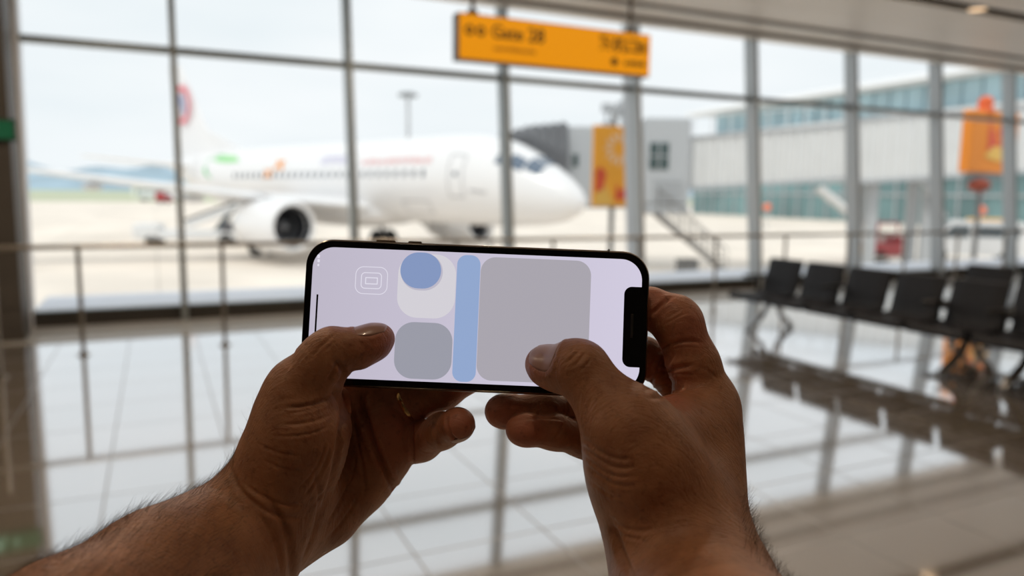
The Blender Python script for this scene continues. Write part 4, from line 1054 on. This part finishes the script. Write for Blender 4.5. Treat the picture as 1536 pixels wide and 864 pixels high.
        bd_ = [j for j in range(NB+1)]+[(i+1)*(NB+1)+NB for i in range(NA)]+[NA*(NB+1)+NB-1-j for j in range(NB)]+[(NA-1-i)*(NB+1) for i in range(NA-1)]
        for a_, b2 in zip(bd_, bd_[1:]+bd_[:1]): fs.append((a_, b2, M_+b2, M_+a_))
        nail_objs.append(MB().add(vs, fs, True))
    v2 = v+nrm*disp[:, None]
    wv = mm_world(v2)
    org = wv.mean(0)
    me = bpy.data.meshes.new(name)
    faces = [tuple(int(i) for i in q) for q in quads]+[tuple(int(i) for i in q) for q in tris]
    me.from_pydata([tuple(q) for q in (wv-org)], [], faces)
    me.polygons.foreach_set('use_smooth', [True]*len(me.polygons))
    at = me.attributes.new('flush', 'FLOAT', 'POINT'); at.data.foreach_set('value', fl_.astype(np.float32))
    me.materials.append(M_skin); me.update()
    import bmesh
    bm = bmesh.new(); bm.from_mesh(me); bmesh.ops.recalc_face_normals(bm, faces=bm.faces); bm.to_mesh(me); bm.free()
    o = bpy.data.objects.new(name, me); COL.objects.link(o); o.location = tuple(org)
    for m_ in nail_objs:
        m_.v = [tuple(np.array(q)-org) for q in m_.v]; m_.build('fingernail', M_nail, o)
    print(name, len(v), 'verts')
    return o, v, nrm, front, org
def skin_material():
    m = bpy.data.materials.new('skin'); m.use_nodes = True; t = m.node_tree; b = t.nodes['Principled BSDF']; L = t.links.new
    c = t.nodes.new('ShaderNodeTexCoord')
    n = t.nodes.new('ShaderNodeTexNoise'); n.inputs['Scale'].default_value = 60; n.inputs['Detail'].default_value = 6; n.inputs['Roughness'].default_value = .62; L(c.outputs['Object'], n.inputs['Vector'])
    r = t.nodes.new('ShaderNodeValToRGB'); e = r.color_ramp.elements
    e[0].position = .3; e[0].color = (.27, .108, .048, 1); e[1].position = .72; e[1].color = (.45, .205, .098, 1); L(n.outputs[0], r.inputs[0])
    at = t.nodes.new('ShaderNodeAttribute'); at.attribute_name = 'flush'
    mx = t.nodes.new('ShaderNodeMix'); mx.data_type = 'RGBA'; mx.inputs[7].default_value = (.50, .17, .105, 1); L(r.outputs[0], mx.inputs[6])
    mu = t.nodes.new('ShaderNodeMath'); mu.operation = 'MULTIPLY'; mu.inputs[1].default_value = .75; L(at.outputs['Fac'], mu.inputs[0]); L(mu.outputs[0], mx.inputs[0])
    sp = t.nodes.new('ShaderNodeTexNoise'); sp.inputs['Scale'].default_value = 420; sp.inputs['Detail'].default_value = 2; L(c.outputs['Object'], sp.inputs['Vector'])
    sr = t.nodes.new('ShaderNodeMapRange'); sr.inputs[1].default_value = .25; sr.inputs[2].default_value = .42; sr.inputs[3].default_value = .72; sr.inputs[4].default_value = 1; L(sp.outputs[0], sr.inputs[0])
    vm = t.nodes.new('ShaderNodeVectorMath'); vm.operation = 'SCALE'; L(mx.outputs[2], vm.inputs[0]); L(sr.outputs[0], vm.inputs['Scale'])
    L(vm.outputs[0], b.inputs['Base Color'])
    b.inputs['Roughness'].default_value = .48; b.inputs['Specular IOR Level'].default_value = .42
    b.inputs['Subsurface Weight'].default_value = .22; b.inputs['Subsurface Radius'].default_value = (1, .32, .16); b.inputs['Subsurface Scale'].default_value = .004
    vo = t.nodes.new('ShaderNodeTexVoronoi'); vo.inputs['Scale'].default_value = 900; vo.feature = 'DISTANCE_TO_EDGE'; L(c.outputs['Object'], vo.inputs['Vector'])
    n1 = t.nodes.new('ShaderNodeTexNoise'); n1.inputs['Scale'].default_value = 260; n1.inputs['Detail'].default_value = 5; n1.inputs['Distortion'].default_value = .8; L(c.outputs['Object'], n1.inputs['Vector'])
    mp = t.nodes.new('ShaderNodeMapping'); mp.inputs['Rotation'].default_value = (.3, .5, .6); mp.inputs['Scale'].default_value = (1, 6, 1); L(c.outputs['Object'], mp.inputs[0])
    n3 = t.nodes.new('ShaderNodeTexNoise'); n3.inputs['Scale'].default_value = 90; n3.inputs['Detail'].default_value = 4; n3.inputs['Distortion'].default_value = 1.5; L(mp.outputs[0], n3.inputs['Vector'])
    b1 = t.nodes.new('ShaderNodeBump'); b1.inputs['Strength'].default_value = .35; b1.inputs['Distance'].default_value = .0003; L(vo.outputs['Distance'], b1.inputs['Height'])
    b2 = t.nodes.new('ShaderNodeBump'); b2.inputs['Strength'].default_value = .45; b2.inputs['Distance'].default_value = .0009; L(n1.outputs[0], b2.inputs['Height']); L(b1.outputs[0], b2.inputs['Normal'])
    b3 = t.nodes.new('ShaderNodeBump'); b3.inputs['Strength'].default_value = .4; b3.inputs['Distance'].default_value = .0014; L(n3.outputs[0], b3.inputs['Height']); L(b2.outputs[0], b3.inputs['Normal'])
    L(b3.outputs[0], b.inputs['Normal'])
    return m
M_skin = skin_material()
M_nail = mat('fingernail', (.40, .225, .17), .3, spec=.4, coat=.2, noise=(120, .06))
M_hair = mat('body_hair', (.07, .04, .025), .4)

# ---- left hand (x, y in the picture; depth off the phone plane in mm; radius in mm)
LH = Body([
    # forearm and wrist
    dict(pts=[(-170, 1310, -165, 41), (110, 1012, -92, 36), (250, 892, -46, 31.5), (348, 824, -12, 27.0), (390, 780, 0, 24.0)], k=18),
    # carpus to each finger base
    dict(pts=[(400, 772, 8, 21), (455, 700, 24, 15), (505, 615, 30, 11.5)], k=12, k0=14, kf=8, reach=50),
    dict(pts=[(410, 780, 12, 20), (495, 705, 33, 14), (545, 625, 38, 11.5)], k=12, k0=12, kf=8, reach=50),
    dict(pts=[(425, 785, 14, 19), (515, 710, 34, 14), (575, 640, 34, 12)], k=12, k0=12, kf=7, reach=50),
    # heel of the hand on the little finger side
    dict(pts=[(425, 785, 8, 19), (484, 765, 16, 16.5), (540, 722, 25, 13.5), (572, 680, 27, 13.6), (582, 640, 28, 13.6)], k=10, k0=12, kf=5, reach=40),
    # thenar
    dict(pts=[(408, 765, -4, 19.5), (430, 700, -9, 20.0), (452, 644, -12, 18.0), (452, 598, -12, 14)], k=14, k0=26, kf=4.5, reach=26, flat=16),
    dict(pts=[(500, 625, 10, 7.5), (504, 600, 6, 6.5)], k=4, k0=8, kf=5, reach=20),
    dict(pts=[(478, 560, -16, 10.5), (488, 562, -15.5, 7.0)], k=3, k0=5, kf=3, reach=10),
    # thumb
    dict(pts=[(440, 618, -12, 14.5), (452, 580, -14, 13.0), (486, 536, -17, 10.2), (500, 524, -17, 9.3), (536, 523, -14.5, 8.6), (560, 513, -12.8, 7.7), (571, 507, -12.3, 6.0)], k=4, k0=9, kf=7, reach=25),
    # index and middle behind the phone
    dict(pts=[(508, 600, 28, 11), (560, 540, 32, 10), (610, 500, 22, 9), (650, 470, 14, 7.5)], k=5, k0=7, kf=1.2, reach=10),
    dict(pts=[(548, 615, 33, 11), (620, 560, 34, 9.8), (680, 530, 24, 8.8), (720, 510, 14, 7.5)], k=5, k0=7, kf=1.2, reach=10),
    # ring finger, lower edge showing below the phone
    dict(pts=[(575, 628, 32, 11), (622, 600, 30, 9.6), (665, 585, 24, 8.8), (712, 562, 16, 7.6)], k=5, k0=6, kf=1.0, reach=8),
    # little finger, tip curled towards the viewer
    dict(pts=[(585, 672, 29, 11), (632, 662, 24, 9.4), (664, 646, 12, 8.2), (686, 637, 1, 7.2), (689, 636, -2, 6.8)], k=4, k0=5, kf=1.0, reach=8),
])
L_creases = [
    ([(501, 541), (511, 549), (517, 560), (512, 573), (500, 583)], 1.0, 1.1),
    ([(505, 545), (498, 560), (490, 572)], .7, .5), ([(478, 523), (486, 516), (494, 509), (500, 503)], .6, .3), ([(486, 528), (493, 521), (499, 514)], .5, .25), ([(468, 535), (476, 527), (482, 518)], .6, .25),
    ([(545, 548), (541, 540), (542, 531)], .5, .25), ([(556, 543), (552, 536)], .4, .2),
    ([(498, 585), (505, 596), (513, 606), (516, 622), (513, 645), (508, 675), (503, 705), (494, 740), (478, 775)], 1.3, 1.5),
    ([(500, 590), (488, 600), (470, 607), (448, 611), (428, 611)], .9, .7), ([(492, 604), (476, 611), (455, 617), (432, 620)], .7, .4),
    ([(496, 622), (475, 631), (450, 636), (420, 637)], .7, .35), ([(494, 640), (470, 650), (440, 655), (412, 654)], .6, .3),
    ([(500, 655), (490, 690), (475, 720), (455, 745)], .6, .35), ([(507, 660), (500, 700), (486, 738), (466, 762)], .5, .3), ([(490, 660), (482, 690), (466, 715), (446, 735)], .5, .25),
    ([(525, 592), (528, 625), (536, 665), (545, 705), (548, 745)], .8, .6),
    ([(545, 588), (545, 615), (552, 645), (566, 680), (580, 708), (594, 742)], 1.4, 2.0),
    ([(536, 670), (530, 710), (512, 750), (490, 785)], .7, .4),
    ([(345, 700), (358, 735), (385, 760), (420, 775), (455, 778)], 1.1, .6), ([(362, 722), (392, 745), (425, 757), (455, 758)], .7, .4),
    ([(392, 735), (415, 765), (432, 800), (438, 845), (436, 880)], 1.3, .8), ([(375, 755), (402, 790), (418, 830), (424, 870)], 1.0, .4),
    ([(395, 690), (425, 705), (455, 708)], .6, .25), ([(385, 665), (415, 680), (450, 685)], .6, .25),
    ([(619, 634), (617, 650), (618, 672), (620, 696)], .8, .9), ([(650, 626), (652, 645), (662, 672)], .6, .4), ([(672, 622), (669, 638), (678, 655), (690, 664)], .6, .7),
    ([(625, 603), (628, 612), (634, 622)], .5, .3),
    ([(470, 700), (480, 740), (474, 790), (450, 850)], .9, .4), ([(540, 740), (520, 775), (490, 810)], .7, .3),
]
L_bumps = [(480, 512, -24, 7, .5), (505, 610, 10, 9, .8), (405, 575, -8, 10, .8), (470, 660, -25, 16, -.4)]
L_nails = [dict(c=(564, 512, -12.6), t=(1, .30, .02), n=(-.22, .92, -.30), w=13.5, l=13.5, rad=7.6),
           dict(c=(688, 637, -2), t=(.35, .05, -1), n=(.35, -.93, .2), w=11, l=8.5, rad=6.9)]
L_flush = [(569, 512, -16, 9), (689, 634, -8, 11), (600, 640, 18, 18), (510, 600, 5, 14), (712, 566, 16, 14)]
lh, lv, ln_, lf, lo_ = build_body('hand', LH, L_creases, L_bumps, L_nails, L_flush)
tag(lh, 'left hand and forearm gripping the left end of the smartphone, gold ring on a finger', 'hand')

# ---- right hand
RH = Body([
    dict(pts=[(1290, 1330, -190, 43), (1108, 1040, -100, 35), (1052, 930, -58, 30), (1030, 850, -34, 27), (1018, 800, -22, 25)], k=18),
    # back of the hand
    dict(pts=[(1030, 810, -18, 23), (1036, 720, -4, 21), (1054, 650, 8, 15), (1058, 606, 14, 12.8)], k=14, k0=16, kf=12, reach=60),
    dict(pts=[(1020, 800, 0, 24), (1035, 710, 18, 19), (1050, 630, 36, 13)], k=14, k0=16, kf=12, reach=60),
    dict(pts=[(1000, 800, 8, 22), (1010, 710, 30, 16), (1010, 660, 42, 12)], k=14, k0=14, kf=10, reach=60),
    # heel on the little finger side, behind the thumb
    dict(pts=[(1003, 855, 0, 19), (975, 815, 12, 15.5), (968, 740, 30, 14), (975, 705, 36, 12)], k=12, k0=12, kf=6, reach=50),
    # thumb metacarpal
    dict(pts=[(1010, 800, -24, 25), (985, 745, -30, 23.5), (962, 690, -34, 20.5), (948, 645, -36, 16.5)], k=14, k0=14, kf=10, reach=40),
    # web of the thumb
    dict(pts=[(962, 662, -26, 13), (1008, 638, -10, 10.5), (1050, 622, 6, 12)], k=12, k0=14, kf=12, reach=40),
    # thumb
    dict(pts=[(948, 658, -36, 15.3), (932, 634, -35, 14.0), (903, 596, -31, 12.0), (872, 555, -26, 11.6), (860, 550, -24, 10.6), (838, 554, -19, 9.0), (820, 549, -15.5, 7.9), (813, 545, -14.6, 6.8)], k=5, k0=12, kf=8, reach=30),
    # index finger over the end of the phone
    dict(pts=[(1062, 610, 14, 12.8), (1040, 545, 12, 11.9), (1017, 486, 12, 11.4), (1012, 478, 13, 10.8), (975, 462, 17, 9.5), (930, 455, 18, 8.6), (890, 452, 14, 7.4)], k=4, k0=9, kf=3, reach=20),
    # middle finger
    dict(pts=[(1052, 628, 36, 12), (1010, 560, 40, 10.5), (965, 535, 26, 9.2), (910, 520, 15, 7.6)], k=5, k0=7, kf=1.5, reach=12),
    # ring finger under the phone
    dict(pts=[(1012, 662, 42, 12), (950, 640, 40, 10.2), (880, 622, 24, 9.0), (815, 616, 13, 8.4), (757, 617, 10, 7.4), (750, 617, 9.5, 6.8)], k=5, k0=6, kf=1.2, reach=12),
    # little finger, in front of it
    dict(pts=[(975, 708, 34, 11.5), (925, 685, 26, 9.8), (872, 657, 13, 8.6), (832, 648, 5, 8.0), (788, 645, 1, 7.1), (780, 645, 0, 6.4)], k=4, k0=6, kf=1.0, reach=10),
])
R_creases = [
    ([(822, 524), (832, 534), (838, 547), (836, 560)], .6, .25),
    ([(868, 527), (860, 536), (850, 545)], .6, .45), ([(878, 530), (870, 541), (858, 551)], .6, .4), ([(887, 536), (880, 548), (868, 558)], .5, .3), ([(860, 524), (853, 531)], .5, .3),
    ([(872, 655), (905, 682), (930, 690), (950, 688)], .8, .5), ([(870, 666), (905, 694), (932, 703), (956, 700)], .8, .55), ([(872, 680), (905, 708), (930, 716), (955, 714)], .7, .45), ([(874, 694), (910, 722), (935, 730), (958, 727)], .7, .4), ([(880, 718), (912, 742), (935, 748)], .6, .3),
    ([(912, 775), (935, 792), (960, 798), (985, 792)], .8, .4), ([(915, 790), (940, 806), (968, 810)], .6, .3), ([(916, 782), (925, 805), (932, 830), (946, 866)], 1.4, 1.6), ([(928, 800), (938, 830), (950, 862)], .6, .4),
    ([(975, 473), (983, 466), (995, 455), (1007, 446)], .9, 1.0), ([(1000, 478), (1012, 470), (1024, 464)], .5, .25), ([(998, 486), (1012, 478), (1030, 470)], .5, .25),
    ([(986, 529), (1000, 519), (1016, 513), (1034, 511), (1052, 514)], .9, .9), ([(1005, 524), (1025, 519), (1048, 522)], .5, .25),
    ([(967, 590), (975, 575), (985, 562), (1000, 556), (1020, 551), (1040, 548)], 1.1, 1.3), ([(972, 566), (978, 548), (984, 537)], .7, .6), ([(985, 560), (990, 545), (994, 532)], .7, .6), ([(1000, 555), (1006, 543), (1012, 530)], .6, .45), ([(978, 578), (994, 566), (1012, 560), (1045, 562)], .6, .45),
    ([(972, 597), (990, 596), (1008, 590), (1025, 578)], 1.0, .8), ([(975, 586), (992, 582), (1008, 574)], .6, .5),
    ([(1045, 548), (1062, 556), (1078, 570)], .6, .3), ([(1020, 585), (1042, 588), (1062, 598)], .5, .25), ([(1030, 600), (1050, 606), (1070, 620)], .5, .2),
    ([(828, 632), (826, 640), (820, 650)], .4, .2), ([(846, 632), (842, 645), (832, 660)], .6, .45), ([(866, 634), (872, 648), (868, 662)], .6, .4), ([(807, 600), (810, 612), (806, 626)], .6, .3), ([(850, 600), (852, 615), (848, 628)], .5, .3),
    ([(762, 633), (790, 628), (820, 627), (850, 630)], .6, .3),
]
R_bumps = [(868, 535, -34, 9, .5), (1085, 590, 8, 12, 1.0), (990, 700, -52, 14, .3), (1010, 640, -20, 12, -.8), (1035, 475, 5, 8, .3)]
R_nails = [dict(c=(817, 546, -15.0), t=(-1, .25, .3), n=(-.28, .66, -.70), w=13, l=13, rad=7.7),
           dict(c=(757, 617, 10), t=(-1, 0, -.1), n=(-.55, .75, .35), w=11.5, l=9, rad=7.3)]
R_flush = [(813, 552, -18, 8), (753, 620, 4, 14), (784, 648, -6, 13), (985, 575, 5, 16), (1000, 598, -15, 12), (985, 450, 12, 14), (1040, 490, 5, 12)]
rh, rv, rn_, rf, ro_ = build_body('hand', RH, R_creases, R_bumps, R_nails, R_flush, 1.0)
tag(rh, 'right hand gripping the notched end of the smartphone, thumb on the grey tile', 'hand')

# ---- hair on the forearms
def hairs(par, v, nrm, org, sel, flow, n, lmin, lmax, seed, curl=.5, up_=.3):
    rnd = np.random.RandomState(seed); ix = np.nonzero(sel)[0]
    if not len(ix): return
    ix = rnd.choice(ix, n)
    mb = MB()
    fl = np.array(flow, float)
    for i in ix:
        p = v[i]; nn_ = nrm[i]; d = nn_*up_+fl*.9+rnd.normal(0, .2, 3); d -= nn_*min(0, d@nn_-.15); d /= np.linalg.norm(d)
        L = rnd.uniform(lmin, lmax); side = np.cross(d, nn_); side /= np.linalg.norm(side)+1e-9
        bend = rnd.uniform(-1, 1)*side*curl - nn_*.35*curl
        pts = [p+d*L*t+bend*L*t*t*.6 for t in np.linspace(0, 1, 6)]
        a = np.cross(d, [.3, .9, .2]); a /= np.linalg.norm(a); b = np.cross(d, a); rings = []
        for k, q in enumerate(pts):
            r = .045*(1-k/6.5)
            rings.append([q+r*(a*math.cos(t_)+b*math.sin(t_)) for t_ in (0, 2.094, 4.189)])
        P_ = np.array([q for r_ in rings for q in r_]); W3 = mm_world(P_)-org
        mb.add(list(W3), [(k*3+j, k*3+(j+1) % 3, (k+1)*3+(j+1) % 3, (k+1)*3+j) for k in range(5) for j in range(3)], True)
    o = mb.build('arm_hair', M_hair, par); o['kind'] = 'stuff'; return o
px, py = topx(lv)
up_side = ((ln_*np.array([-.43, .9, 0])).sum(1) > -.1)
hairs(lh, lv, ln_, lo_, up_side & (px < 350) & (px > -30) & (py < 905), (.80, .50, .1), 2600, 5, 11, 1, .6)
hairs(lh, lv, ln_, lo_, up_side & (px >= 330) & (px < 395) & (py < 720) & (py > 560), (.1, .6, 0), 60, 3, 8, 2)
hairs(lh, lv, ln_, lo_, (px > 60) & (px < 400) & (py > 730) & (py < 900) & lf, (.5, .5, -.1), 350, 3, 7, 5)
px, py = topx(rv)
hairs(rh, rv, rn_, ro_, (rn_[:, 0] > .35) & (px > 1110) & (py > 745) & (py < 930), (-.1, .45, 0), 800, 4, 9, 3, .9, .5)
hairs(rh, rv, rn_, ro_, (rn_[:, 0] > .5) & (px > 1040) & (py > 470) & (py < 745), (.1, .5, 0), 45, 2, 5, 4)

# ---- the ring
q0, q1 = hp(622, 600, 30), hp(575, 628, 32)
rc = q1*.18+q0*.82; ax = (q0-q1); ax /= np.linalg.norm(ax)
e1 = np.cross(ax, [0, 0, 1]); e1 /= np.linalg.norm(e1); e2 = np.cross(ax, e1)
mb = MB(); vs = []; NR, NS = 48, 12
for i in range(NR):
    a = 2*math.pi*i/NR; d = e1*math.cos(a)+e2*math.sin(a)
    for j in range(NS):
        b = 2*math.pi*j/NS; vs.append(rc+d*(10.35+.55*math.cos(b))+ax*(1.7*math.sin(b)))
wv = mm_world(np.array(vs)); org = wv.mean(0)
mb.add(list(wv-org), [(i*NS+j, i*NS+(j+1) % NS, ((i+1) % NR)*NS+(j+1) % NS, ((i+1) % NR)*NS+j) for i in range(NR) for j in range(NS)], True)
rg = mb.build('finger_ring', mat('gold', (.75, .50, .22), .18, metal=1.0)); rg.location = tuple(org)
tag(rg, 'plain gold ring on the left ring finger just below the phone edge', 'ring')
